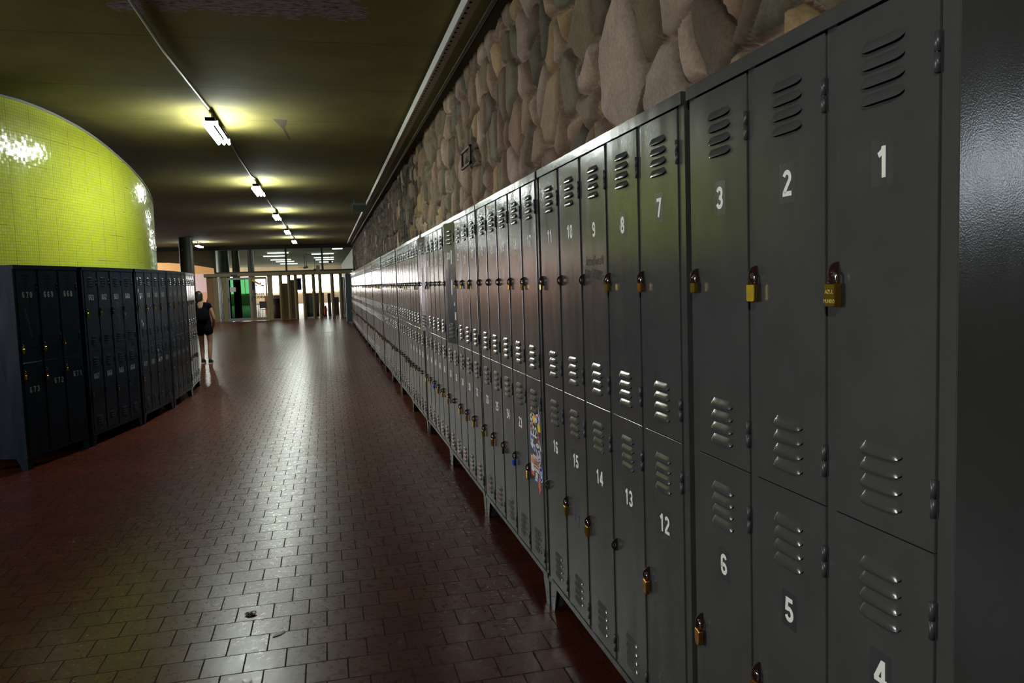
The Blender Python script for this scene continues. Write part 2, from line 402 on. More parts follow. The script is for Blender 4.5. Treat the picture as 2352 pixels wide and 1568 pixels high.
def extra_C(tier, i, d, z0):
    if tier == 1 and i == 0:        # door 22
        W = K5.dw; c = -W/2; Z = lambda z: z-z0
        S = lambda sh, mt, lb: sticker(d, [([(c+(u-c)*1.42+.012, z) for u, z in p_], m_) for p_, m_ in sh], mt, lb)
        w, yl, pk, rd, nv, sk, tn, li, br, bk, og = (M['stk_'+q] for q in ('white', 'yel', 'pink', 'red', 'navy', 'sky', 'tan', 'lil', 'brown', 'black', 'org'))
        S([(star(c-.045, Z(.951), .017, .009, 6), 0), (ell(c-.045, Z(.951), .005, .005), 1), (rect(c-.042, Z(.928), .004, .014), 1)], [pk, yl], 'pink flower sticker with a yellow stem')
        S([([(c-.030, Z(.93)), (c-.020, Z(.925)), (c-.018, Z(.945)), (c-.004, Z(.935)), (c-.010, Z(.958)), (c-.032, Z(.96))], 0)], [w], 'white torn sticker')
        S([(star(c-.012, Z(.905), .034, .016), 0)], [yl], 'yellow star sticker')
        S([(ell(c-.050, Z(.905), .017, .020), 0), (ell(c-.048, Z(.908), .008, .009), 1)], [w, nv], 'round white and navy sticker')
        S([(ell(c+.012, Z(.921), .016, .012), 0), (ell(c+.016, Z(.905), .017, .013), 1), (rect(c+.012, Z(.898), .004, .005), 2)], [pk, w, sk], 'pink and white sticker')
        S([(arc(c+.035, Z(.918), .016, .024, 0, 180)+arc(c+.035, Z(.918), .008, .014, 180, 0), 0)], [w], 'white arch sticker')
        S([(ell(c+.058, Z(.913), .012, .021), 0), (ell(c+.058, Z(.908), .004, .006), 1)], [li, nv], 'lilac oval sticker')
        S([(rect(c+.052, Z(.872), .017, .019, .1), 0), (ell(c+.046, Z(.893), .004, .006), 1)], [yl, w], 'amber square sticker')
        S([([(c-.046, Z(.882)), (c-.036, Z(.890)), (c-.026, Z(.862)), (c-.030, Z(.845)), (c-.044, Z(.858))], 0)], [pk], 'pink feather sticker')
        S([(ell(c-.054, Z(.852), .017, .028), 0), (ell(c-.054, Z(.852), .010, .019), 1), (ell(c-.052, Z(.846), .006, .008), 2)], [li, bk, pk], 'oval lilac sticker with a dark picture')
        S([(rect(c+.038, Z(.846), .006, .009), 0), (rect(c+.040, Z(.824), .006, .009), 0), (rect(c+.042, Z(.802), .006, .010), 0), (rect(c+.038, Z(.846), .004, .003), 1), (rect(c+.040, Z(.824), .004, .003), 1), (rect(c+.042, Z(.802), .004, .003), 1)], [rd, w], 'strip of three red tabs')
        S([([(c+.055, Z(.835)), (c+.060, Z(.80)), (c+.070, Z(.775)), (c+.074, Z(.760)), (c+.064, Z(.757)), (c+.056, Z(.78))], 0)], [w], 'white dagger-shaped sticker')
        S([([(c-.068, Z(.828)), (c-.050, Z(.834)), (c-.034, Z(.818)), (c-.030, Z(.79)), (c-.036, Z(.775)), (c-.020, Z(.768)), (c-.006, Z(.775)), (c-.006, Z(.735)), (c-.052, Z(.748)), (c-.068, Z(.76))], 0),
           (star(c-.048, Z(.802), .018, .009, 7), 1), (star(c-.024, Z(.752), .016, .007, 7), 1), (ell(c-.056, Z(.778), .008, .008), 2)], [w, nv, sk], 'white sticker with blue birds')
        S([(ell(c+.027, Z(.776), .020, .012), 0), (ell(c+.027, Z(.776), .014, .007), 1)], [w, li], 'white and lilac oval sticker')
        S([([(c+.008, Z(.758)), (c+.020, Z(.752)), (c+.030, Z(.70)), (c+.010, Z(.70))], 0), (ell(c+.048, Z(.722), .021, .038), 0), (ell(c+.038, Z(.738), .006, .010), 1), (rect(c+.05, Z(.715), .012, .002, .3), 1), (rect(c+.05, Z(.70), .012, .002, .3), 1)], [li, bk], 'pale butterfly sticker')
        o = S([(rect(c+.003, Z(.676), .048, .040), 0), (rect(c+.003, Z(.676), .045, .037), 1), (rect(c+.003, Z(.700), .012, .003), 2), (rect(c+.003, Z(.657), .034, .0035), 2)], [w, tn, br], 'tan licence-plate sticker with red-brown lettering')
        text_mesh('EXURES', .030, 'lettering', br, d, lambda u, v: (-.0020, -(c+.016+u), Z(.679)+v*1.25), bold=.0006, sx=1.02)
        S([(rect(c-.050, Z(.655), .020, .050), 0), (ell(c-.050, Z(.683), .017, .019), 1), (rect(c-.050, Z(.613), .018, .012), 2)], [w, og, rd], 'white sticker with an orange disc and red band')
        S([(ell(c+.064, Z(.640), .024, .040), 0), (ell(c+.064, Z(.641), .021, .036), 1), (ell(c+.066, Z(.640), .012, .021), 0), (ell(c+.066, Z(.640), .006, .010), 2), (ell(c+.066, Z(.640), .003, .005), 3)], [w, nv, sk, bk], 'blue concentric eye sticker')
        S([(rect(c+.003, Z(.617), .014, .014), 0), (ell(c+.003, Z(.616), .009, .009), 1)], [w, yl], 'small square sticker with a yellow emblem')
        S([(rect(c-.004, Z(.593), .020, .010), 0), (rect(c-.002, Z(.592), .012, .004), 1)], [sk, w], 'small sky-blue sticker')
        S([([(c+.028, Z(.613)), (c+.044, Z(.618)), (c+.052, Z(.585)), (c+.058, Z(.555)), (c+.048, Z(.552)), (c+.044, Z(.530)), (c+.034, Z(.532)), (c+.032, Z(.556)), (c+.022, Z(.566)), (c+.026, Z(.586))], 0)], [rd], 'red lobster-shaped sticker')
        S([([(c+.052, Z(.985)), (c+.057, Z(.95)), (c+.067, Z(.938)), (c+.062, Z(.93)), (c+.052, Z(.945))], 0)], [w], 'white torn strip sticker')
def extra_D(tier, i, d, z0):
    Z = lambda z: z-z0; c = -K5.dw/2
    if tier == 0 and i == 3:
        for cz, h, du in ((1.815, .055, .052), (1.575, .06, .038), (1.345, .032, .105)):
            o = sticker(d, [(rect(c+du, Z(cz), .016, h, -.04), 0)], [M['tape']], 'strip of white tape'); o.name = 'tape'
        o = sticker(d, [([(c+.075, Z(1.43)), (c+.10, Z(1.425)), (c+.105, Z(1.445)), (c+.09, Z(1.46))], 0)], [M['tape']], 'scrap of white tape'); o.name = 'tape'
def extra_B(tier, i, d, z0):
    Z = lambda z: z-z0; c = -K5.dw/2
    if tier == 0 and i == 2:
        text_mesh('https//wa.tlk', .045, 'graffiti', M['ink'], d, lambda u, v: (-.0009, -(c+u), Z(1.678)+v*1.15), sx=.90, shear=.25)['label'] = 'black marker scribble'
        text_mesh('com/ZN80Yg', .047, 'graffiti', M['ink'], d, lambda u, v: (-.0009, -(c-.008+u), Z(1.628)+v*1.15-u*.12), sx=.86, shear=.3)['label'] = 'black marker scribble'
    if tier == 1 and i == 3:
        strokes(d, 'graffiti', [[(c-.014, Z(.645)), (c-.034, Z(.610)), (c-.034, Z(.575)), (c-.016, Z(.572)), (c-.012, Z(.598)), (c-.030, Z(.604))], [(c+.004, Z(.632)), (c+.040, Z(.630)), (c+.018, Z(.545))], [(c+.012, Z(.598)), (c+.038, Z(.600))]], .0032, M['inkblue'], 'blue handwritten 67')
nB = (['7', '8', '9', '10', '11'], ['12', '13', '14', '15', '16'])
bank(K5, (XF, 2.0545, 0), 0, 'grey five-column locker bank with doors 7 to 16', nB, 'grey locker banks along the stone wall',
     dict(O_num, backing={(0, 0), (0, 1), (1, 0), (1, 1), (1, 3)}, lockwords=lockw(nB), extra=extra_B, theta={(0, 0): .003, (0, 1): .011, (0, 2): -.003, (0, 3): .001, (0, 4): .002},
          dnum={(0, 0): (0, .012), (0, 1): (0, -.016), (1, 0): (0, -.004), (0, 2): (0, -.01)}, locks={(0, 0): 'smallb', (0, 1): 'small', (0, 4): 'small', (1, 0): 'tallb', (1, 2): 'tall', (1, 3): 'tall'}, steel={(1, 4)}))
nC = (['17', '18', '19', '20', '21'], ['22', '23', '24', '25', '26'])
bank(K5, (XF, 3.6250, 0), 0, 'grey five-column locker bank with doors 17 to 26, one door full of stickers', nC, 'grey locker banks along the stone wall',
     dict(O_num, lockwords=lockw(nC), extra=extra_C, dlabel={(1, 0): 'door covered in small coloured stickers'}, dnum={(1, 0): (.0, .0)}, locks={(0, 0): 'small', (0, 1): 'smallb', (1, 0): 'tall', (1, 1): 'blue', (1, 2): 'black', (1, 3): 'tallb', (1, 4): 'tall'}))
nD = (['27', '28', '29', '30', '31'], ['32', '33', '34', '35', '36'])
bank(K5, (XF, 5.1850, 0), 0, 'grey five-column locker bank with doors 27 to 36, door 30 ajar with white tape', nD, 'grey locker banks along the stone wall',
     dict(O_num, lockwords=lockw(nD), extra=extra_D, theta={(0, 3): .16}, dlabel={(0, 3): 'door standing slightly ajar with white tape'}, nohasp={(0, 3)}, dnum={(0, 3): (.02, .02), (0, 1): (0, -.03)},
          locks={(0, 0): 'small', (0, 1): 'small', (0, 2): 'small', (1, 0): 'tall', (1, 1): 'tallb', (1, 2): 'tall', (1, 4): 'tallb'}))
rl = random.Random(11)
y = 6.7550; idx = 5; num = 37
while idx <= 21:
    nn = None
    if idx <= 6: nn = ([str(num+q) for q in range(5)], [str(num+5+q) for q in range(5)])
    opts = dict(O_num)
    lk = {}
    for t in (0, 1):
        for i in range(5):
            r = rl.random()
            if r < .62: lk[(t, i)] = rl.choice(['small', 'small', 'smallb', 'tall', 'tallb', 'black'])
    th = {}
    if idx == 5: lk = {(0, 4): 'none', (0, 3): 'black', (1, 0): 'tall', (1, 1): 'tallb', (1, 2): 'blue', (1, 3): 'smallb', (1, 4): 'tall'}; th = {(0, 4): .17}; lk.pop((0, 4))
    if idx in (8, 11): th = {}
    opts.update(locks=lk, theta=th, lockwords=(lambda ix, q: (lambda t, i: 'on door %s, right row' % q[t][i] if q else 'on %s %s door of %s bank, right row' % (ORD[i+1], 'upper' if t == 0 else 'lower', ORD[ix])))(idx, nn))
    if idx == 5: opts['dlabel'] = {(0, 4): 'door standing slightly ajar'}
    lab = ('grey five-column locker bank with doors %d to %d' % (num, num+9)) if nn else ('grey locker bank in the long right-hand row, %s from the camera' % ORD[idx])
    if idx == 5: lab += ', its far upper door ajar'
    bank(K5, (XF+(0, .004, -.004, .006)[idx % 4], y, 0), 0, lab, nn, 'grey locker banks along the stone wall', opts)
    y += 1.5600; idx += 1; num += 10
YEND = y
# tall blue cabinet closing the row, turned end-on
def end_cabinet():
    r = empty('end_cabinet', (.80, YEND+.35, 0)); tag(r, 'narrow dull blue steel cabinet closing the far end of the right-hand row', 'cabinet')
    b = MB(); b.box(0, .55, 0, .9, .10, 2.12); bevel(b.build('cabinet_body', M['blue'], r), .006)
    for x0 in (.0, .50):
        for y0 in (.0, .85): q = MB(); q.box(x0, x0+.05, y0, y0+.05, 0, .10); q.build('leg', M['blue'], r)
    d = MB(); d.box(.03, .52, -.018, -.001, .14, 2.08); dd = d.build('door', M['blue'], r); h = MB(); h.box(.06, .075, -.035, -.018, 1.05, 1.2); h.build('handle', M['chrome'], dd)
end_cabinet()

# left-hand banks ------------------------------------------------------
kwl = dict(H=1.905, zt=1.865, zs=.997, zb=.140, mat=M['navy'])
KL4 = make_kind(4, .262, .034, .045, up=[(1.800-.999, .026), (1.175-.999, .026)], lo=[(.944-.140, .027), (.314-.140, .026)], haspz=(1.440, .570), hingez=((1.74, 1.12), (.88, .26)), lw=.115, depth=.40, **kwl)
kwg = dict(kwl, mat=M['navygloss'])
KL4g = make_kind(4, .262, .034, .045, up=[(1.800-.999, .026), (1.175-.999, .026)], lo=[(.944-.140, .027), (.314-.140, .026)], haspz=(1.440, .570), hingez=((1.74, 1.12), (.88, .26)), lw=.115, depth=.40, **kwg)
KL3 = make_kind(3, .272, .034, .036, up=[], lo=[], haspz=(1.150, .905), hingez=((1.70, 1.2), (.86, .3)), vents=True, depth=.45, **kwl)
def left_bank(k, near, far, label, nums, opts):
    dx, dy = near[0]-far[0], near[1]-far[1]; rz = math.atan2(-dx, dy)
    o = dict(numz=(1.580, .735), numh=.060, nummat=M['whitenavy'], numw=.88, nsp=.76, stroke=.20); o.update(opts)
    return bank(k, (far[0], far[1], 0), rz, label, nums, 'navy locker banks around the curved yellow wall', o)
def lw(nums): return lambda t, i: 'on door %s of the navy lockers' % nums[t][i]
n1 = (['668', '669', '670'], ['671', '672', '673'])
def extra_L1(t, i, d, z0):
    if t == 0 and i == 2:
        r = random.Random(3); c = -KL3.dw/2; ln = []
        for q in range(7):
            z = 1.50-q*.040-z0; u = c-.055+q*.010
            ln.append([(u+r.uniform(-.012, .012), z), (u+.02+r.uniform(-.01, .01), z-.012), (u+.006+r.uniform(-.01, .01), z-.028), (u+.034, z-.022)])
        strokes(d, 'graffiti', ln, .0016, M['chalk'], 'scratched pale scribble')
left_bank(KL3, (-2.775, 7.96), (-2.500, 8.889), 'navy three-column locker bank numbered 668 to 673, nearest on the left', n1,
          dict(lockwords=lw(n1), numz=(1.628, .780), numh=.056, numw=.95, nsp=1.0, dnum={(1, 2): (0, -.04), (1, 1): (-.06, 0), (1, 0): (-.06, .03)}, extra=extra_L1,
               locks={(0, 0): 'small', (0, 1): 'tall', (0, 2): 'tall', (1, 0): 'small', (1, 1): 'long', (1, 2): 'tall'}))
n2 = (['660', '661', '662', '663'], ['664', '665', '666', '667'])
def extra_L2(t, i, d, z0):
    c = -KL4.dw/2
    if t == 0 and i == 1:
        strokes(d, 'graffiti', [[(c-.01, 1.51-z0), (c+.045, 1.505-z0), (c+.02, 1.45-z0), (c-.005, 1.50-z0)], [(c-.02, 1.37-z0), (c+.04, 1.38-z0), (c+.045, 1.28-z0), (c, 1.36-z0)]], .004, M['inkcyan'], 'blue scribbled triangles')
left_bank(KL4, (-2.483, 8.955), (-2.258, 10.190), 'navy locker bank numbered 660 to 667, second on the left', n2,
          dict(lockwords=lw(n2), extra=extra_L2, locks={(0, 0): 'long', (0, 1): 'black', (0, 2): 'tall', (0, 3): 'tall', (1, 0): 'small', (1, 1): 'tall', (1, 3): 'small'}))
n3 = (['652', '653', '654', '655'], ['656', '657', '658', '659'])
def extra_L3(t, i, d, z0):
    c = -KL4.dw/2
    bits = {(0, 3): [(-.10, 1.78), (-.09, 1.64), (-.02, 1.56), (-.03, 1.26), (.01, 1.22)], (1, 1): [(-.06, .86), (-.05, .80), (-.05, .73), (.07, .74)]}.get((t, i), [])
    r = random.Random(i*7+t)
    for du, z in bits:
        o = sticker(d, [([(c+du+.016*math.cos(a)*r.uniform(.6, 1.3), z-z0+.022*math.sin(a)*r.uniform(.6, 1.4)) for a in [q*PI/4 for q in range(8)]], 0)], [M['stk_lil']], 'torn remains of a pale sticker')
left_bank(KL4, (-2.243, 10.235), (-2.128, 11.470), 'navy locker bank numbered 652 to 659, third on the left, with torn sticker remains', n3,
          dict(lockwords=lw(n3), extra=extra_L3, locks={(0, 0): 'tall', (0, 1): 'small', (0, 2): 'tall', (0, 3): 'smallb', (1, 2): 'small', (1, 3): 'small', (1, 1): 'smallb'}))
n4 = (['644', '645', '646', '647'], ['648', '649', '650', '651'])
left_bank(KL4, (-2.126, 11.535), (-2.090, 12.775), 'navy locker bank numbered 644 to 651, fourth on the left', n4,
          dict(lockwords=lw(n4), locks={(0, 0): 'tall', (0, 2): 'tall', (0, 3): 'small', (1, 0): 'small', (1, 2): 'tall', (1, 3): 'small'}))
n0 = (None, None)
left_bank(KL4g, (-2.098, 12.830), (-2.165, 14.065), 'navy locker bank with shiny doors beyond number 644, fifth on the left', None,
          dict(lockwords=lambda t, i: 'on %s %s door of fifth navy bank' % (ORD[i+1], 'upper' if t == 0 else 'lower'), locks={(1, 0): 'black', (0, 3): 'black', (1, 3): 'small', (0, 1): 'small'}))
left_bank(KL4g, (-2.205, 14.150), (-2.440, 15.360), 'navy locker bank seen edge-on beside the walking person, sixth on the left', None, dict(lockwords=lambda t, i: '', locks={}))

# ------------------------------------------------------------------ padlocks
def padlock_meshes(style):
    w, h, t, sh, mat = dict(big=(.037, .047, .0165, .026, M['brass']), tall=(.030, .043, .014, .026, M['brass']), tallb=(.030, .046, .014, .027, M['copper']), small=(.026, .029, .012, .021, M['brass']),
        smallb=(.026, .029, .012, .021, M['copper']), round=(.034, .046, .015, .030, M['copper']), blue=(.030, .034, .015, .030, M['bluepl']), black=(.031, .036, .016, .024, M['blackpl']), long=(.028, .032, .013, .062, M['copper']))[style]
    mb = MB(); top = -sh+.006; e = .003; n = 5
    out = []
    rb = w*.45 if style == 'round' else .0045
    for cx, cz, a0, r in ((w/2-rb, top-h+rb, -90, rb), (w/2-e, top-e, 0, e), (-w/2+e, top-e, 90, e), (-w/2+rb, top-h+rb, 180, rb)):
        out += arc(cx, cz, r, r, a0, a0+90, n)
    k = .0018
    sc = lambda f: [(x*(1-2*f/w), (z-(top-h/2))*(1-2*f/h)+(top-h/2)) for x, z in out]
    rows = [[(-t/2, x, z) for x, z in sc(k)], [(-t/2+k, x, z) for x, z in out], [(t/2-k, x, z) for x, z in out], [(t/2, x, z) for x, z in sc(k)]]
    for a in range(3): mb.grid([rows[a], rows[a+1]], 0, False, cu=True)
    mb.face(rows[0]); mb.face(rows[3][::-1])
    body = mb.mesh('body', mat)
    s = MB(); r = .0031 if style in ('big', 'round') else .0025; hw = w/2-r-.0035; pts = [(0, -hw, top-.002), (0, -hw, -hw*.55)]+[(0, -hw*math.cos(math.radians(a)), -hw*.55+hw*.72*math.sin(math.radians(a))) for a in range(15, 180, 15)]+[(0, hw, -hw*.55), (0, hw, top-.002)]
    s.tube(pts, r, 10)
    return body, s.mesh('shackle', M['chrome']), top, h, t, w
PLM = {}
SW = dict(big='large yellow brass padlock', tall='tall brass padlock', tallb='tall reddish brass padlock', small='small brass padlock', smallb='small reddish brass padlock', round='round-bottomed reddish padlock', blue='blue-bodied padlock', black='black-bodied padlock', long='long-shackle brass padlock')
for (p, rz, words, st) in LOCKS:
    if st not in PLM: PLM[st] = padlock_meshes(st)
    bd, shk, top, h, t, w = PLM[st]
    a = rl.uniform(-.22, .22) if st != 'big' else -.05
    o = empty('padlock', (p.x, p.y, p.z), rz+a); tag(o, SW[st]+' '+words, 'padlock', 'padlocks hanging on the locker doors')
    b = link('body', bd, o); link('shackle', shk, o)
    if st == 'big':
        text_mesh('AZUL', .0115, 'engraving', M['etch'], b, lambda u, v: (-t/2-.0003, -(u), top-h*.36+v))
        text_mesh('MUNDO', .0115, 'engraving', M['etch'], b, lambda u, v: (-t/2-.0003, -(u), top-h*.76+v), sx=.85)
        q = MB(); q.tube([(0, w/2-.0075, top-.001), (0, w/2-.0075, top+.004)], .0048, 10); q.build('collar', M['blackpl'], b)

# ------------------------------------------------------------------ room shell
ZC = 3.78; YF = 41.5; YH = 82.0
def floor_mat():
    m, nt, p = newmat('red_clay_tiles'); co = objco(nt)
    def brick(c1, c2, cm, mort):
        b = N(nt, 'TexBrick'); b.offset = .5; b.offset_frequency = 2; b.squash = 1
        b.inputs['Scale'].default_value = 1; b.inputs['Brick Width'].default_value = .1745; b.inputs['Row Height'].default_value = .178
        b.inputs['Mortar Size'].default_value = mort; b.inputs['Mortar Smooth'].default_value = .15; b.inputs['Bias'].default_value = 0
        b.inputs['Color1'].default_value = (*c1, 1); b.inputs['Color2'].default_value = (*c2, 1); b.inputs['Mortar'].default_value = (*cm, 1)
        mp = N(nt, 'Mapping'); mp.inputs['Location'].default_value = (.076, .028, 0); L(nt, co, mp.inputs[0]); L(nt, mp.outputs[0], b.inputs['Vector']); return b
    b = brick((.092, .018, .0085), (.068, .0132, .0065), (.018, .011, .009), .0034)
    b2 = brick((0, 0, 0), (1, 1, 1), (.5, .5, .5), .0034)
    big = noise(nt, co, .9, 4); fine = noise(nt, co, 24, 6, .6)
    c = mix(nt, math_(nt, 'MULTIPLY', fine, .45), b.outputs['Color'], (.042, .013, .009))
    c = mix(nt, ramp(nt, big, [(.45, (0, 0, 0)), (.75, (.6, .6, .6))]), c, (.038, .013, .009))
    # scuffs and heel marks
    st = N(nt, 'Mapping'); st.inputs['Rotation'].default_value = (0, 0, .7); st.inputs['Scale'].default_value = (1, .3, 1); L(nt, co, st.inputs[0])
    sc = ramp(nt, noise(nt, st.outputs[0], 9, 6, .7), [(.66, (0, 0, 0)), (.70, (1, 1, 1))])
    c = mix(nt, math_(nt, 'MULTIPLY', sc, .5), c, (.035, .018, .015))
    # expansion joints across the aisle
    sx = N(nt, 'SeparateXYZ'); L(nt, co, sx.inputs[0]); jt = None
    for yy in (15.95, 30.2, 23.0):
        d = math_(nt, 'LESS_THAN', math_(nt, 'ABSOLUTE', math_(nt, 'SUBTRACT', sx.outputs[1], yy)), .02)
        jt = d if jt is None else math_(nt, 'MAXIMUM', jt, d)
    c = mix(nt, jt, c, (.02, .015, .012))
    L(nt, c, p.inputs['Base Color'])
    r = N(nt, 'MapRange'); r.inputs[1].default_value = .3; r.inputs[2].default_value = .7; r.inputs[3].default_value = .25; r.inputs[4].default_value = .32; L(nt, fine, r.inputs[0])
    L(nt, math_(nt, 'ADD', math_(nt, 'ADD', r.outputs[0], math_(nt, 'MULTIPLY', sc, .2)), math_(nt, 'MULTIPLY', b.outputs['Fac'], .3)), p.inputs['Roughness'])
    # every tile lies a touch differently
    wn = N(nt, 'TexWhiteNoise', noise_dimensions='1D'); L(nt, math_(nt, 'MULTIPLY', b2.outputs['Color'], 37.0), wn.inputs['W'])
    s1 = N(nt, 'VectorMath', operation='SUBTRACT'); s1.inputs[1].default_value = (.5, .5, .5); L(nt, wn.outputs['Color'], s1.inputs[0])
    s2 = N(nt, 'VectorMath', operation='MULTIPLY'); s2.inputs[1].default_value = (.010, .010, 0); L(nt, s1.outputs[0], s2.inputs[0])
    s3 = N(nt, 'VectorMath', operation='ADD'); L(nt, s2.outputs[0], s3.inputs[0]); L(nt, N(nt, 'NewGeometry').outputs['Normal'], s3.inputs[1])
    s4 = N(nt, 'VectorMath', operation='NORMALIZE'); L(nt, s3.outputs[0], s4.inputs[0])
    bp = N(nt, 'Bump'); bp.inputs['Strength'].default_value = .55; bp.inputs['Distance'].default_value = .0025
    L(nt, math_(nt, 'SUBTRACT', 0.0, b.outputs['Fac']), bp.inputs['Height']); L(nt, s4.outputs[0], bp.inputs['Normal']); L(nt, bp.outputs[0], p.inputs['Normal'])
    L(nt, math_(nt, 'SUBTRACT', .22, math_(nt, 'MULTIPLY', b.outputs['Fac'], .2)), p.inputs['Specular IOR Level'])
    return m
def ceil_mat():
    m, nt, p = newmat('olive_painted_concrete'); co = objco(nt); sx = N(nt, 'SeparateXYZ'); L(nt, co, sx.inputs[0])
    X, Y = sx.outputs[0], sx.outputs[1]
    f = noise(nt, co, 1.3, 5, .6)
    c = ramp(nt, f, [(.3, (.125, .108, .030)), (.7, (.175, .155, .047))])
    # board marks of the formwork: a fine line every 1.72 m plus a few cracks
    fr = math_(nt, 'FRACT', math_(nt, 'DIVIDE', math_(nt, 'ADD', Y, math_(nt, 'MULTIPLY', noise(nt, co, 3, 2), .03)), 1.72))
    ln = math_(nt, 'LESS_THAN', math_(nt, 'ABSOLUTE', math_(nt, 'SUBTRACT', fr, .24)), .006)
    c = mix(nt, math_(nt, 'MULTIPLY', ln, .55), c, (.05, .04, .015))
    pit = ramp(nt, noise(nt, co, 7, 6, .75), [(.66, (0, 0, 0)), (.7, (1, 1, 1))])
    c = mix(nt, math_(nt, 'MULTIPLY', pit, .3), c, (.06, .045, .02))
    # paint peeled off to bare plaster in one patch
    n1 = noise(nt, co, 5.5, 6, .65)
    sp = N(nt, 'Mapping'); sp.inputs['Scale'].default_value = (1, 2.2, 1); L(nt, co, sp.inputs[0]); n2 = noise(nt, sp.outputs[0], 14, 4, .6)
    e = math_(nt, 'ADD', math_(nt, 'MULTIPLY', math_(nt, 'SUBTRACT', n1, .5), 1.0), math_(nt, 'MULTIPLY', math_(nt, 'SUBTRACT', n2, .5), .25))
    a = math_(nt, 'SUBTRACT', .92, math_(nt, 'ABSOLUTE', math_(nt, 'ADD', X, .55)))
    bq = math_(nt, 'SUBTRACT', .62, math_(nt, 'ABSOLUTE', math_(nt, 'SUBTRACT', Y, 6.02)))
    k = math_(nt, 'GREATER_THAN', math_(nt, 'ADD', math_(nt, 'MINIMUM', a, bq), e), .0)
    plaster = ramp(nt, n2, [(.35, (.07, .04, .035)), (.55, (.24, .20, .20))])
    c = mix(nt, k, c, plaster)
    L(nt, c, p.inputs['Base Color']); p.inputs['Roughness'].default_value = .8; p.inputs['Specular IOR Level'].default_value = .15
    b = N(nt, 'Bump'); b.inputs['Strength'].default_value = .5; b.inputs['Distance'].default_value = .012
    L(nt, math_(nt, 'SUBTRACT', math_(nt, 'ADD', math_(nt, 'MULTIPLY', f, .8), math_(nt, 'MULTIPLY', ln, -.5)), math_(nt, 'MULTIPLY', k, .5)), b.inputs['Height']); L(nt, b.outputs[0], p.inputs['Normal'])
    return m
M['floor'] = floor_mat(); M['ceil'] = ceil_mat()
M['cream'] = plain('cream_wall', (.78, .66, .46), .7, scale=2, var=.08); M['pinkish'] = None
M['wallgrey'] = plain('olive_wall', (.10, .085, .05), .8, scale=2)
mb = MB(); mb.face([(-14, -9, 0), (8, -9, 0), (8, YF, 0), (-14, YF, 0)]); struct(mb.build('floor', M['floor'], fix=False))
M['hallfloor'] = plain('pale_hall_tiles', (.55, .42, .38), .3, scale=3)
mb = MB(); mb.face([(-14, YF, 0), (8, YF, 0), (8, YH, 0), (-14, YH, 0)]); struct(mb.build('floor_hall', M['hallfloor'], fix=False))
mb = MB(); mb.box(-14, 8, -9, YF+.1, ZC, ZC+.15); struct(mb.build('ceiling', M['ceil'], fix=True))
M['hallceil'] = plain('hall_ceiling', (.075, .085, .042), .9, scale=1, spec=.03)
mb = MB(); mb.box(-14, 8, YF+.1, YH, ZC, ZC+.15); struct(mb.build('ceiling_hall', M['hallceil']))

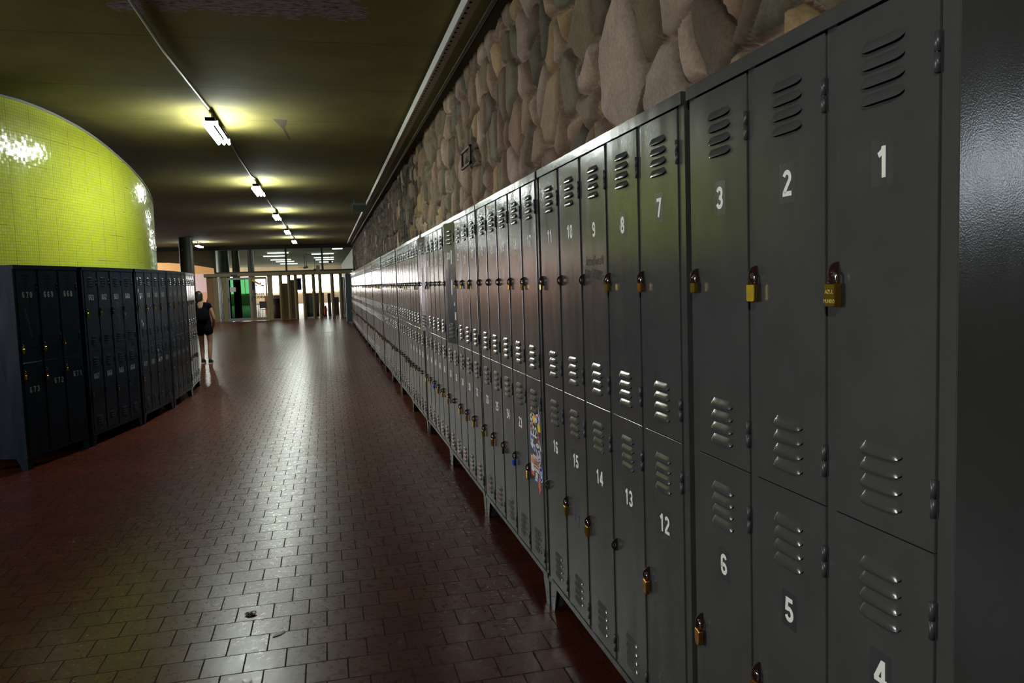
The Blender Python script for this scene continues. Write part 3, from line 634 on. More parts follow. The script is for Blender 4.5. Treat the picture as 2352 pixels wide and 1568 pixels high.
# stone wall ------------------------------------------------------------
def stone_wall():
    rs = np.random.RandomState(5)
    y0, y1, z0, z1 = 1.0, YF, 1.80, ZC
    # seeds: jittered grid with some cells merged into boulders
    s = .245; seeds = []; wts = []
    ny = int((y1-y0)/s)+3; nz = int((z1-z0)/(s*1.12))+4
    for i in range(ny):
        for j in range(nz):
            seeds.append((y0-s+i*s+rs.uniform(-.45, .45)*s+(j % 2)*s*.5, z0-s*1.5+j*s*1.12+rs.uniform(-.42, .42)*s*1.12)); r = rs.rand()
            wts.append(.016 if r > .86 else (-.008 if r < .2 else rs.uniform(-.003, .006)))
    big = [(3.70, 2.63, .085), (3.05, 2.85, .03), (4.85, 2.70, .03), (2.60, 3.0, .03), (3.15, 2.40, .03)]
    for a, b, w in big:
        keep = [i for i, q in enumerate(seeds) if (q[0]-a)**2+(q[1]-b)**2 > (.10+w*1.6)**2]
        seeds = [seeds[i] for i in keep]; wts = [wts[i] for i in keep]; seeds.append((a, b)); wts.append(w)
    S = np.array(seeds); Wt = np.array(wts); ns = len(S)
    ys = [y0]
    while ys[-1] < y1: ys.append(ys[-1]+max(.0105, .0030*max(0, ys[-1]-.5)**1.15 if ys[-1] > 4 else .0105))
    ys = np.array(ys); ys[-1] = y1; zs = np.linspace(z0, z1, 170)
    pal = np.array([(.29, .20, .135), (.215, .15, .10), (.32, .235, .165), (.165, .122, .085), (.155, .128, .085), (.125, .11, .076), (.33, .225, .115), (.25, .16, .112), (.34, .25, .19), (.19, .145, .09)])
    ci = pal[rs.randint(0, len(pal), ns)]*rs.uniform(.60, 1.04, (ns, 1)); bulge = rs.uniform(.045, .075, ns); tilt = rs.uniform(-.10, .10, (ns, 2))
    ci[-5:] = np.array([(.33, .25, .195), (.27, .20, .15), (.27, .19, .12), (.22, .155, .11), (.27, .21, .17)])
    darker = rs.rand(ns) < np.clip((S[:, 0]-10.5)/6.0, 0, .93); ci[darker] *= .30   # stones darkened at random, more often farther along the wall
    asp = rs.uniform(.85, 1.2, ns)
    def wob(Y, Z):
        return .028*np.sin(8*Y+2*np.sin(5*Z))+.004*np.sin(21*Z+2*np.sin(9*Y)), .028*np.sin(7*Z+2*np.sin(6*Y)+2)+.004*np.sin(19*Y+2*np.sin(11*Z))
    V = []; C = []
    for y in ys:
        near = np.where(np.abs(S[:, 0]-y) < 1.1)[0]; Sn = S[near]
        wy, wz = wob(np.full_like(zs, y), zs); Y = y+wy; Z = zs+wz
        D = (Y[:, None]-Sn[None, :, 0])**2*asp[near][None]+(Z[:, None]-Sn[None, :, 1])**2/asp[near][None]*.85-Wt[near][None]
        o = np.argsort(D, 1); i1 = o[:, 0]; i2 = o[:, 1]; r = np.arange(len(zs))
        d12 = np.sqrt(((Sn[i1]-Sn[i2])**2).sum(1)); ed = (D[r, i2]-D[r, i1])/(2*d12+1e-6)      # distance to the joint
        g = near[i1]; e = np.clip(ed/.075, 0, 1); h = bulge[g]*(.55*(1-(1-e)**2.4)+.45*np.sqrt(1-(1-e)**2))-.035*(1-np.clip(ed/.026, 0, 1))**2
        h = h+(tilt[g, 0]*(Y-S[g, 0])+tilt[g, 1]*(Z-S[g, 1]))*e*.55
        mort = np.clip((ed-.004)/.008, 0, 1)
        rough = .002*np.sin(13*Y+3*np.sin(7*Z)+g)
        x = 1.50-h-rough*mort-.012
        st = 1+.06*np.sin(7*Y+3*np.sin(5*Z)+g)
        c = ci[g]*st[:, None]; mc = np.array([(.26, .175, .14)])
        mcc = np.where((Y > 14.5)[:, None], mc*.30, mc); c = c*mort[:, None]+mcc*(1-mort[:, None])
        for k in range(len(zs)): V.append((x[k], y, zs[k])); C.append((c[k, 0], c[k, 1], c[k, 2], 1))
    nzs = len(zs); F = [(i*nzs+j, i*nzs+j+1, (i+1)*nzs+j+1, (i+1)*nzs+j) for i in range(len(ys)-1) for j in range(nzs-1)]
    b = len(V); V += [(1.53, y0, 0), (1.53, y1, 0), (1.53, y1, z0+.02), (1.53, y0, z0+.02)]; C += [(.25, .2, .16, 1)]*4; F.append((b, b+3, b+2, b+1))
    me = bpy.data.meshes.new('wall_right'); me.from_pydata(V, [], F); me.polygons.foreach_set('use_smooth', [True]*len(F))
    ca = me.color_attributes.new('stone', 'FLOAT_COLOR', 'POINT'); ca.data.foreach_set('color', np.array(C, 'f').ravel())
    m, nt, p = newmat('river_stones'); at = N(nt, 'Attribute', attribute_name='stone'); co = objco(nt)
    f = noise(nt, co, 55, 8, .65); f2 = noise(nt, co, 9, 5, .6)
    c = mix(nt, .55, at.outputs['Color'], ramp(nt, f, [(.3, (.55, .55, .55)), (.7, (1.3, 1.28, 1.25))]), 'MULTIPLY')
    c = mix(nt, .6, c, ramp(nt, f2, [(.3, (.75, .72, .68)), (.55, (1, 1, 1)), (.75, (1.25, 1.2, 1.15))]), 'MULTIPLY')
    L(nt, c, p.inputs['Base Color']); p.inputs['Roughness'].default_value = .8; p.inputs['Specular IOR Level'].default_value = .12
    bp = N(nt, 'Bump'); bp.inputs['Strength'].default_value = .4; bp.inputs['Distance'].default_value = .004; L(nt, f, bp.inputs['Height']); L(nt, bp.outputs[0], p.inputs['Normal'])
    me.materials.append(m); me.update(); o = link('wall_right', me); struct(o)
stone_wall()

# curved mosaic wall ----------------------------------------------------
def curved_wall():
    ctrl = [(-14, 7.3, 3.78), (-10, 7.3, 3.78), (-7.5, 7.4, 3.78), (-5.8, 7.6, 3.78), (-4.75, 7.9, 3.78), (-4.05, 8.3, 3.77), (-3.55, 8.85, 3.762), (-3.258, 9.43, 3.755), (-3.147, 9.711, 3.757), (-3.037, 10.038, 3.741), (-2.926, 10.418, 3.703), (-2.813, 10.859, 3.640), (-2.701, 11.382, 3.531), (-2.59, 12.024, 3.370), (-2.554, 12.618, 3.234), (-2.588, 13.195, 3.12), (-2.673, 13.793, 2.99), (-2.92, 14.6, 2.92), (-3.32, 15.5, 2.9), (-3.95, 16.3, 2.9), (-4.8, 16.95, 2.9), (-6, 17.4, 2.9), (-9, 17.6, 2.9), (-14, 17.7, 2.9)]
    P = []
    for i in range(len(ctrl)-1):
        p0, p1, p2, p3 = (Vector(ctrl[max(0, min(len(ctrl)-1, i+k))]) for k in (-1, 0, 1, 2))
        for t in [q/10 for q in range(10)]:
            P.append(.5*((2*p1)+(p2-p0)*t+(2*p0-5*p1+4*p2-p3)*t*t+(3*p1-p0-3*p2+p3)*t**3))
    P.append(Vector(ctrl[-1]))
    # smooth once
    for _ in range(1): P = [P[0]]+[(P[i-1]+P[i]*2+P[i+1])/4 for i in range(1, len(P)-1)]+[P[-1]]
    s = [0]
    for i in range(1, len(P)): s.append(s[-1]+(P[i]-P[i-1]).length)
    V = []; F = []; P3 = P; P = [Vector((p.x, p.y)) for p in P3]
    for i, p in enumerate(P):
        V += [(p.x, p.y, 0), (p.x, p.y, P3[i].z)]
    me = bpy.data.meshes.new('wall_curved')
    for i in range(len(P)-1): F.append((2*i, 2*i+2, 2*i+3, 2*i+1))
    nv = len(V); npt = len(P)
    for i, p in enumerate(P):
        t = (P[min(i+1, npt-1)]-P[max(i-1, 0)]).normalized(); V += [(p.x-t.y*.14, p.y+t.x*.14, 0), (p.x-t.y*.14, p.y+t.x*.14, P3[i].z)]
    for i, p in enumerate(P): V += [V[2*i+1], V[nv+2*i+1]]
    for i in range(npt-1): F += [(nv+2*i+2, nv+2*i, nv+2*i+1, nv+2*i+3), (2*nv+2*i, 2*nv+2*i+2, 2*nv+2*i+3, 2*nv+2*i+1)]
    me.from_pydata(V, [], F); uv = me.uv_layers.new(name='uv')
    for pi, poly in enumerate(me.polygons):
        for li, vi in zip(poly.loop_indices, poly.vertices): uv.data[li].uv = (s[(vi % nv)//2], V[vi][2])
    me.polygons.foreach_set('use_smooth', [i < npt-1 for i in range(len(F))])
    m, nt, p = newmat('yellow_mosaic'); uvn = N(nt, 'UVMap', uv_map='uv').outputs[0]
    T = .034
    sc = N(nt, 'VectorMath', operation='SCALE'); sc.inputs['Scale'].default_value = 1/T; L(nt, uvn, sc.inputs[0])
    fl = N(nt, 'VectorMath', operation='FLOOR'); L(nt, sc.outputs[0], fl.inputs[0]); fr = N(nt, 'VectorMath', operation='FRACTION'); L(nt, sc.outputs[0], fr.inputs[0])
    wn = N(nt, 'TexWhiteNoise', noise_dimensions='2D'); L(nt, fl.outputs[0], wn.inputs['Vector'])
    sf = N(nt, 'SeparateXYZ'); L(nt, fr.outputs[0], sf.inputs[0]); fx, fy = sf.outputs[0], sf.outputs[1]
    ex = math_(nt, 'MINIMUM', fx, math_(nt, 'SUBTRACT', 1, fx)); ey = math_(nt, 'MINIMUM', fy, math_(nt, 'SUBTRACT', 1, fy))
    g = math_(nt, 'LESS_THAN', math_(nt, 'MINIMUM', ex, ey), .055)
    su = N(nt, 'SeparateXYZ'); L(nt, uvn, su.inputs[0])
    sh = math_(nt, 'FRACT', math_(nt, 'DIVIDE', su.outputs[0], T*10)); sheet = math_(nt, 'LESS_THAN', sh, .012)
    sheet = math_(nt, 'MULTIPLY', sheet, math_(nt, 'GREATER_THAN', noise(nt, uvn, 1.7, 2), .47))
    sv = math_(nt, 'LESS_THAN', math_(nt, 'FRACT', math_(nt, 'DIVIDE', su.outputs[1], T*10)), .012); sv = math_(nt, 'MULTIPLY', sv, math_(nt, 'GREATER_THAN', noise(nt, uvn, 1.3, 2), .56))
    base = ramp(nt, wn.outputs['Value'], [(0, (.40, .455, .027)), (.5, (.42, .48, .030)), (1, (.44, .50, .033))])
    base = mix(nt, ramp(nt, noise(nt, uvn, 1.2, 5, .7), [(.4, (0, 0, 0)), (.75, (.35, .35, .35))]), base, (.25, .26, .022))
    c = mix(nt, g, base, (.13, .14, .018)); c = mix(nt, math_(nt, 'MAXIMUM', sheet, sv), c, (.06, .06, .015))
    chip = ramp(nt, noise(nt, uvn, 11, 4, .7), [(.73, (0, 0, 0)), (.74, (1, 1, 1))]); c = mix(nt, chip, c, (.08, .07, .02))
    L(nt, c, p.inputs['Base Color'])
    L(nt, math_(nt, 'ADD', .12, math_(nt, 'MULTIPLY', g, .5)), p.inputs['Roughness'])
    s1 = N(nt, 'VectorMath', operation='SUBTRACT'); s1.inputs[1].default_value = (.5, .5, .5); L(nt, wn.outputs['Color'], s1.inputs[0])
    s2 = N(nt, 'VectorMath', operation='SCALE'); s2.inputs['Scale'].default_value = .07; L(nt, s1.outputs[0], s2.inputs[0])
    s3 = N(nt, 'VectorMath', operation='ADD'); L(nt, s2.outputs[0], s3.inputs[0]); L(nt, N(nt, 'NewGeometry').outputs['Normal'], s3.inputs[1]); s4 = N(nt, 'VectorMath', operation='NORMALIZE'); L(nt, s3.outputs[0], s4.inputs[0])
    L(nt, s4.outputs[0], p.inputs['Normal']); p.inputs['Specular IOR Level'].default_value = .5
    me.materials.append(m); me.update(); struct(link('wall_curved', me))
    # plaster joint where the wall meets the ceiling
    mb = MB(); q = [p for p in P]
    rows = []
    for dz, off in ((.004, -.145), (.004, .010), (-.022, .010), (-.022, -.004)):
        r = []
        for i, p in enumerate(q):
            t = (q[min(i+1, len(q)-1)]-q[max(i-1, 0)]).normalized(); n = Vector((t.y, -t.x)); r.append((p.x+n.x*off, p.y+n.y*off, P3[i].z+dz))
        rows.append(r)
    mb.grid(rows, 0, True); struct(mb.build('trim_1', plain('joint_grey', (.20, .21, .19), .7), fix=False))
curved_wall()

# far enclosure ---------------------------------------------------------
def band_wall():
    m, nt, p = newmat('pink_wall_with_peach_dado'); sx = N(nt, 'SeparateXYZ'); L(nt, objco(nt), sx.inputs[0])
    c = mix(nt, math_(nt, 'GREATER_THAN', sx.outputs[2], 1.52), (.72, .42, .28), (.80, .60, .61)); c = mix(nt, math_(nt, 'GREATER_THAN', sx.outputs[2], 2.62), c, (.72, .42, .16))
    L(nt, c, p.inputs['Base Color']); p.inputs['Roughness'].default_value = .6; return m
M['band'] = band_wall()
mb = MB(); mb.box(-14, -6.5, 50, 50.2, 0, ZC); struct(mb.build('wall_pink', M['band']))
mb = MB(); mb.box(-14.1, -14, -9, YH, 0, ZC); struct(mb.build('wall_outer', M['wallgrey']))
mb = MB(); mb.box(8, 8.1, YF, YH, 0, ZC); struct(mb.build('wall_hall_right', M['cream']))
mb = MB(); mb.box(1.6, 1.75, YF-.1, YH, 0, ZC); struct(mb.build('wall_hall_side', plain('dim_green_wall', (.05, .06, .03), .7)))
M['greencol'] = plain('dark_green_column', (.035, .06, .03), .4, scale=3)
for n_, cx_, r_ in (('wall_column_green', -5.55, .36), ('wall_column_slim', -4.84, .20)):
    b = MB(); b.lathe([(r_, 0), (r_, ZC)], (cx_, 46, 0), 32); struct(b.build(n_, M['greencol']))
# header beam above the screen and lowered soffit with shallow arch at the left
M['darkbeam'] = plain('dark_brown_beam', (.035, .028, .02), .7); M['olive'] = plain('olive_soffit', (.14, .11, .05), .75, scale=2)
mb = MB(); mb.box(-9.5, 1.53, YF-.15, YF+.15, 3.60, ZC); struct(mb.build('trim_2', M['darkbeam']))
mb = MB()
pr = [(-12, 3.6), (-12, 2.9)]+[(-12+6.6*i/12, 2.90+.18*math.sin(PI*(i/12))-.20*(max(0, i-7)/5)**2) for i in range(13)]+[(-5.4, 3.6)]
mb.prism(pr, lambda u, v, w: (u, YF+.05+w, v), .25); struct(mb.build('trim_3', M['olive']))

# windows and daylight --------------------------------------------------
M['sky'] = emit('daylit_glass', (1, .97, .93), 11.0); M['glow_left'] = emit('assumed_glow_left', (.90, .94, 1), 36.0)  # the cool glow serves only the assumed left window
M['frame_dark'] = plain('dark_metal_frame', (.02, .02, .022), .5); M['frame_beige'] = plain('beige_painted_steel', (.26, .205, .10), .5)
M['frame_pale'] = plain('pale_window_frame', (.75, .73, .70), .5)
def window(name, axis, at, a0, a1, z0, z1, cols, matp, fr=.05):
    r = empty(name, (0, 0, 0)); struct(r)
    f = MB(); pn = MB()
    def bx(mb, u0, u1, v0, v1, d0, d1):
        if axis == 'y': mb.box(u0, u1, at+d0, at+d1, v0, v1)
        else: mb.box(at+d0, at+d1, u0, u1, v0, v1)
    for i in range(cols+1):
        u = a0+(a1-a0)*i/cols; bx(f, u-fr/2, u+fr/2, z0, z1, -.04, .04)
    bx(f, a0, a1, z0-fr/2, z0+fr/2, -.045, .045); bx(f, a0, a1, z1-fr/2, z1+fr/2, -.045, .045)
    bx(pn, a0, a1, z0, z1, -.004, .004)
    f.build('window_frame', M['frame_pale'], r); pn.build('window_pane', matp, r)
window('window_1', 'y', YH-.1, -11, 1.5, 1.15, 2.85, 12, M['sky'])
window('assumed_window_far', 'x', -13.9, 42.5, 49.5, .4, 3.2, 5, emit('assumed_glow_far', (1, .95, .93), 14.0))  # assumed window out of view, added to light the pink wall
window('assumed_window_left', 'x', -12.5, 3.5, 7.0, .9, 3.0, 5, M['glow_left'])  # assumed window out of view, added to light the near lockers and numbers
window('hall_fill_window', 'x', -13.9, 53, 80, .8, 3.3, 12, emit('hall_fill_glow', (1, .95, .9), 7.0))  # unseen glowing window, added to brighten the hall
window('assumed_window_back', 'x', 7.9, -6.6, -5.0, 2.42, 3.15, 2, emit('assumed_glow_back', (.8, .9, 1), 17.0))  # assumed window out of view, placed for the highlight on the end panel
mb = MB(); mb.box(-14, 8, YH, YH+.1, 0, ZC); struct(mb.build('wall_hall_end', M['cream']))
mb = MB(); mb.box(-14, 8, -9.1, -9, 0, ZC); struct(mb.build('wall_back', M['wallgrey']))
mb = MB(); mb.box(8, 8.1, -9, 0, 0, ZC); struct(mb.build('wall_back_right', M['wallgrey']))
mb = MB(); mb.box(1.54, 1.64, 1.0, YF, 0, ZC); struct(mb.build('wall_core', M['wallgrey']))
mb = MB()
for a, b, c, d in ((-9, 3.4, 0, ZC), (7.1, 7.15, 0, ZC), (3.4, 7.1, 0, .86), (3.4, 7.1, 3.04, ZC)): mb.box(-12.6, -12.4, a, b, c, d)
struct(mb.build('wall_left', M['wallgrey']))

# ------------------------------------------------------------------ ceiling fittings
M['tube'] = emit('lit_fluorescent_tube', (.92, 1.0, .92), 205.0); M['halltube'] = emit('lit_hall_tube', (.82, 1.0, .86), 45.0)
M['fix'] = plain('enamelled_fixture', (.10, .10, .105), .45); M['conduit'] = plain('galvanised_conduit', (.32, .32, .33), .4, .6); M['trayw'] = plain('white_tray_steel', (.50, .50, .46), .5); M['hole'] = M['slot']
def lamp(x, y, label, group, L_=1.30):
    r = empty('fluorescent_lamp', (x, y, ZC)); tag(r, label, 'lamp', group)
    h = MB(); h.box(-.06, .06, .02, L_-.02, -.165, -.115)
    for yy in (.2, L_-.2): q = MB(); q.tube([(0, yy, -.12), (0, yy, 0)], .008, 8); q.build('hanger', M['fix'], r); bevel(h.build('housing', M['fix'], r), .006)
    for yy in (0, L_):
        e = MB(); s = 1 if yy == 0 else -1; e.box(-.085, .085, min(yy+.05*s, yy+.07*s), max(yy+.05*s, yy+.07*s), -.205, -.15); e.build('end_bracket', M['fix'], r)
    for k in (-1, 0, 1):
        t = MB(); t.tube([(k*.066, .012, -.205), (k*.066, L_-.012, -.205)], .0175, 10); t.build('tube', M['tube'], r)
    return r
ly = [9.95, 16.10, 22.25, 28.40, 34.50]
for i, yy in enumerate(ly):
    lamp(-1.24, yy, ['nearest lit triple-tube ceiling lamp, beside the yellow wall', 'second lit ceiling lamp along the conduit', 'third lit ceiling lamp along the conduit', 'fourth lit ceiling lamp along the conduit', 'fifth and farthest lit lamp along the conduit'][i], 'lit ceiling lamps along the conduit')
lamp(-1.27, -2.4, 'assumed lit ceiling lamp of the same row behind the viewer', None)  # assumed lamp out of view, added to light the near stones
lamp(-5.42, 36.6, 'lit ceiling lamp off to the left, right of the round column', None)
segs = [[(-1.30, -1.05, ZC-.02), (-1.31, 2, ZC-.02), (-1.29, 5, ZC-.02), (-1.305, 7.6, ZC-.022), (-1.24, 9.92, ZC-.03)]]
for a, b in zip(ly, ly[1:]): segs.append([(-1.24, a+1.33, ZC-.02), (-1.28, (a+b+1.3)/2, ZC-.02), (-1.285, b-.45, ZC-.02), (-1.24, b-.03, ZC-.03)])
segs.append([(-1.24, ly[-1]+1.33, ZC-.02), (-1.27, YF-.2, ZC-.02)])
for k, pts in enumerate(segs):
    c = MB(); c.tube(pts, .013, 8)
    tag(c.build('conduit', M['conduit']), ['thin steel conduit running up to the nearest ceiling lamp', 'thin conduit between the first and second ceiling lamps', 'thin conduit between the second and third ceiling lamps', 'thin conduit between the third and fourth ceiling lamps', 'thin conduit between the fourth and fifth ceiling lamps', 'thin conduit from the fifth ceiling lamp to the screen'][k], 'conduit', 'conduit along the row of lamps')
# perforated tray and pipe along the stone wall
tr = empty('cable_tray', (0, 0, 0)); tag(tr, 'white perforated cable tray running below the ceiling along the stone wall', 'cable tray')
t = MB(); t.box(1.10, 1.112, -2, 38.6, 3.645, 3.735); t.box(1.112, 1.235, -2, 38.6, 3.722, 3.735); t.build('channel', M['trayw'], tr)
hm = MB(); yy = 2.0
while yy < 22:
    a = []
    hm.face([(1.1735+.012*math.cos(2*PI*k/8), yy+.022*math.sin(2*PI*k/8), 3.7214) for k in range(8)][::-1]); yy += .12
o = hm.build('perforations', M['hole'], tr, fix=False); o['kind'] = 'stuff'
for q in range(9):
    b = MB(); b.box(1.14, 1.16, 1+q*4.5, 1.03+q*4.5, 3.735, ZC); b.build('hanger', M['trayw'], tr)
p = MB(); p.tube([(1.335, -2, 3.70), (1.335, 38, 3.70)], .014, 8); tag(p.build('conduit_pipe', M['conduit']), 'thin pipe between the cable tray and the stone wall', 'pipe')
# pressed ledge beside the stone wall at ceiling level
mb = MB(); mb.box(1.36, 1.53, 1.0, YF, 3.70, ZC); struct(mb.build('trim_4', plain('dark_soffit', (.05, .045, .02), .8)))
# hanging exit-type sign (blank from here)
sg = empty('hanging_sign', (.905, 20.0, 3.5)); tag(sg, 'small grey-green sign board hanging under the cable tray', 'sign')
b = MB(); b.box(-.165, .165, -.02, .02, -.05, .115); bevel(b.build('board', plain('dull_green_board', (.045, .075, .05), .5), sg), .004)
b = MB(); b.box(-.175, .175, -.03, .03, .115, .165); b.build('top_rail', plain('grey_rail', (.14, .16, .16), .5), sg)
b = MB()
for x in (-.12, .12): b.tube([(x, 0, .165), (x, 0, .28)], .004, 6)
b.build('hanger_wire', M['conduit'], sg)
# iron bracket on the stones
b = MB(); b.box(1.340, 1.360, 7.56, 7.60, 2.70, 2.87); b.box(1.340, 1.360, 7.12, 7.16, 2.70, 2.87); b.box(1.340, 1.360, 7.12, 7.60, 2.85, 2.87); b.box(1.340, 1.360, 7.12, 7.60, 2.70, 2.72)
tag(b.build('iron_bracket', plain('rusty_iron', (.05, .03, .02), .7)), 'small rusty iron frame fixed to the stone wall above the lockers', 'bracket')
# broken paint flake mark on the ceiling
b = MB(); b.face([(-.56, 10.58, ZC-.0015), (-.38, 10.62, ZC-.0015), (-.43, 11.05, ZC-.0015), (-.47, 11.2, ZC-.0015)]); b.face([(-.47, 11.15, ZC-.0015), (-.44, 11.12, ZC-.0015), (-.395, 12.0, ZC-.0015), (-.42, 12.05, ZC-.0015)])
struct(b.build('trim_5', plain('bare_brown_patch', (.06, .035, .015), .9), fix=False))

# ------------------------------------------------------------------ column
b = MB(); b.lathe([(.27, 0), (.27, ZC)], (-5.46, 34.0, 0), 40); struct(b.build('wall_column', plain('dark_olive_column', (.05, .055, .03), .45, scale=3)))

# ------------------------------------------------------------------ screen of fins with beam, doors, transom
M['fin'] = M['frame_beige']
sc_ = empty('slatted_screen', (0, YF, 0)); tag(sc_, 'beige steel screen of upright fins under a long beam, at the end of the corridor', 'screen')
b = MB(); b.box(-5.90, 1.345, -.22, .12, 2.26, 2.43); bevel(b.build('beam', M['fin'], sc_), .01)
for x in (-2.30, -1.89, -1.56, -1.15, -.67, -.345, .275, .70, 1.05):
    b = MB(); b.box(x-.04, x+.05, -.05, .15, 0, 2.26, rot=-.45, piv=(x, -.05)); b.build('fin', M['fin'], sc_)
for x0, x1 in ((-5.50, -5.28), (-5.06, -4.85), (-2.90, -2.66)):
    b = MB(); b.box(x0, x1, -.12, .12, 0, 2.26); bevel(b.build('post', M['fin'], sc_), .01)
b = MB(); b.box(-5.80, -5.50, -.06, .10, 0, 2.26); b.build('end_panel', plain('orange_brown_panel', (.30, .15, .07), .6), sc_)
for k, x in enumerate((-5.23, -5.165, -5.10)):
    b = MB(); b.tube([(x, YF-.02, 0), (x, YF-.02, 2.2)], .02, 8); tag(b.build('white_pipe', plain('white_pipe_paint', (.72, .70, .76), .4)), ['left', 'middle', 'right'][k]+' one of three thin white upright pipes left of the green glass door', 'pipe', 'white pipes in the screen')
M['gglass'], nt, p = newmat('green_tinted_glass'); p.inputs['Base Color'].default_value = (.012, .052, .018, 1); p.inputs['Roughness'].default_value = .02; p.inputs['Transmission Weight'].default_value = 1; p.inputs['IOR'].default_value = 1.15
M['cglass'], nt, p = newmat('clear_glass'); p.inputs['Base Color'].default_value = (.97, .99, .97, 1); p.inputs['Roughness'].default_value = .01; p.inputs['Transmission Weight'].default_value = 1.0; p.inputs['IOR'].default_value = 1.02
M['alu'] = plain('aluminium_frame', (.30, .30, .29), .45, .4)
def gdoor(name, x0, x1, mat_f, mat_g, y=0.0, fw=.07):
    r = empty(name, (0, YF+y, 0)); struct(r)
    f = MB()
    for a, b_, c, d in ((x0, x0+fw, .02, 2.22), (x1-fw, x1, .02, 2.22), (x0+fw, x1-fw, .02, .16), (x0+fw, x1-fw, 2.10, 2.22)): f.box(a, b_, -.03, .03, c, d)
    f.build('door_frame', mat_f, r); g = MB(); g.box(x0+fw, x1-fw, -.006, .006, .16, 2.10); g.build('door_pane', mat_g, r)
    h = MB(); h.tube([(x0+fw*.5, -.03, 1.0), (x0+fw*.5, -.09, 1.0), (x0+fw*.5, -.09, 1.18), (x0+fw*.5, -.03, 1.18)], .014, 8); h.build('door_handle', M['frame_dark'], r)
    return r
d1 = gdoor('door_1', -4.82, -3.72, M['alu'], M['gglass']); d2 = gdoor('door_2', -3.72, -2.92, M['fin'], M['cglass'])
M['sign_green'] = plain('dark_green_letters', (.01, .09, .05), .5)
def fin_text(txt, size, cx, z, sx): return text_mesh(txt, size, 'lettering', M['sign_green'], d2, lambda u, v: (cx+u, -.012, z+v), bold=.006, sx=sx)
fin_text('GE-IVE', .17, -3.33, 1.36, 1.05); fin_text('MODEIA', .17, -3.33, 1.19, 1.02)
for (u_, z_, a_, b_, mm) in ((-3.55, 2.02, .10, .05, 'stk_yel'), (-3.42, 1.93, .09, .05, 'stk_org'), (-3.30, 1.86, .10, .045, 'stk_yel'), (-3.14, 1.78, .09, .04, 'stk_org'), (-3.22, 1.90, .05, .03, 'stk_red'), (-3.44, 1.80, .05, .03, 'stk_red')):
    b = MB(); b.face([(q[0], -.010, q[1]) for q in ell(u_, z_, a_, b_, 12, -.4)]); b.build('flower_decal', M[mm], d2, fix=False)
b = MB(); b.box(-4.72, -4.44, YF-.012, YF-.008, 1.50, 1.73); tag(b.build('notice', M['stk_white']), 'white paper notice taped on the green glass door', 'notice')
b = MB(); b.box(-4.62, -4.31, YF-.24, YF-.22, 2.27, 2.37); tag(b.build('sign_plate', plain('maroon_plate', (.05, .012, .012), .5)), 'small maroon plate on the beam above the green glass door', 'sign')
b = MB(); b.box(-.45, -.27, YF-.12, YF+.02, 2.43, 2.72); bevel(tag(b.build('junction_box', plain('grey_box', (.30, .30, .32), .5)), 'small grey box standing on the beam of the slatted screen', 'box'), .008)
r = empty('window_5', (0, YF, 0)); struct(r); f = MB(); g = MB()
f.box(-5.40, 1.53, -.04, .04, 2.43, 2.50)
for x in (-5.36, -3.63, -1.92, -.125, 1.50): f.box(x-.05, x+.05, -.04, .04, 2.50, 3.60)
g.box(-5.36, 1.50, -.003, .003, 2.50, 3.60); f.build('window_frame', M['frame_dark'], r); g.build('window_pane', M['cglass'], r)

# ------------------------------------------------------------------ hall beyond the screen
k = 0
for x0, x1, yy in ((-3.3, -2.1, 48.7), (-3.88, -2.54, 53.4), (-3.88, -2.45, 60.4), (-3.78, -2.38, 64.8), (-3.78, -2.34, 71), (-.79, .58, 51.5), (-.74, .64, 58.1), (-.69, .68, 62.3), (-.46, .67, 68.3), (.44, 1.0, 44.8)):
    r = empty('hall_lamp', ((x0+x1)/2, yy, ZC)); tag(r, 'lit fluorescent strip in the hall, %s' % (['nearest of the left file', 'second of the left file', 'third of the left file', 'fourth of the left file', 'farthest of the left file', 'nearest of the right file', 'second of the right file', 'third of the right file', 'farthest of the right file', 'short bluish one at the front right'][k]), 'lamp', 'fluorescent strips on the hall ceiling')
    w = (x1-x0)/2; h = MB(); h.box(-w, w, -.06, .06, -.05, 0); h.build('housing', M['trayw'], r); t = MB(); t.box(-w, w, -.05, .05, -.10, -.05); t.build('diffuser', M['halltube'], r); k += 1
added_lamp = empty('hall_lamp', (-9.5, 46, ZC)); tag(added_lamp, 'added lit strip lamp out of view before the pink wall', 'lamp'); h = MB(); h.box(-.8, .8, -.06, .06, -.05, 0); h.build('housing', M['trayw'], added_lamp); t = MB(); t.box(-.8, .8, -.05, .05, -.1, -.05); t.build('diffuser', M['halltube'], added_lamp)  # unseen strip lamp, added to brighten the pink wall
# hanging ceiling fans
for k, (x, yy, dz) in enumerate(((-1.35, 55.5, .75), (-1.15, 52.0, .80), (-.75, 60.0, .8), (.35, 54.0, .45))):
    r = empty('ceiling_fan', (x, yy, ZC)); tag(r, 'dark ceiling fan hanging in the hall, '+['left one of the close pair', 'lower one of the close pair', 'farther single one', 'one near the right wall'][k], 'fan', 'ceiling fans in the hall')
    b = MB(); b.tube([(0, 0, 0), (0, 0, -dz)], .018, 8); b.build('rod', M['frame_dark'], r)
    b = MB(); b.lathe([(0, -dz-.14), (.08, -dz-.14), (.11, -dz-.07), (.08, -dz), (0, -dz)], (0, 0, 0), 14); b.build('motor', M['frame_dark'], r)
    for q in range(3):
        b = MB(); a = q*2*PI/3+.4; ca, sa = math.cos(a), math.sin(a)
        b.prism([(.10, -.05), (.55, -.07), (.55, .07), (.10, .05)], lambda u, v, w: (u*ca-v*sa, u*sa+v*ca, -dz-.06+w), .01); b.build('blade', M['frame_dark'], r)
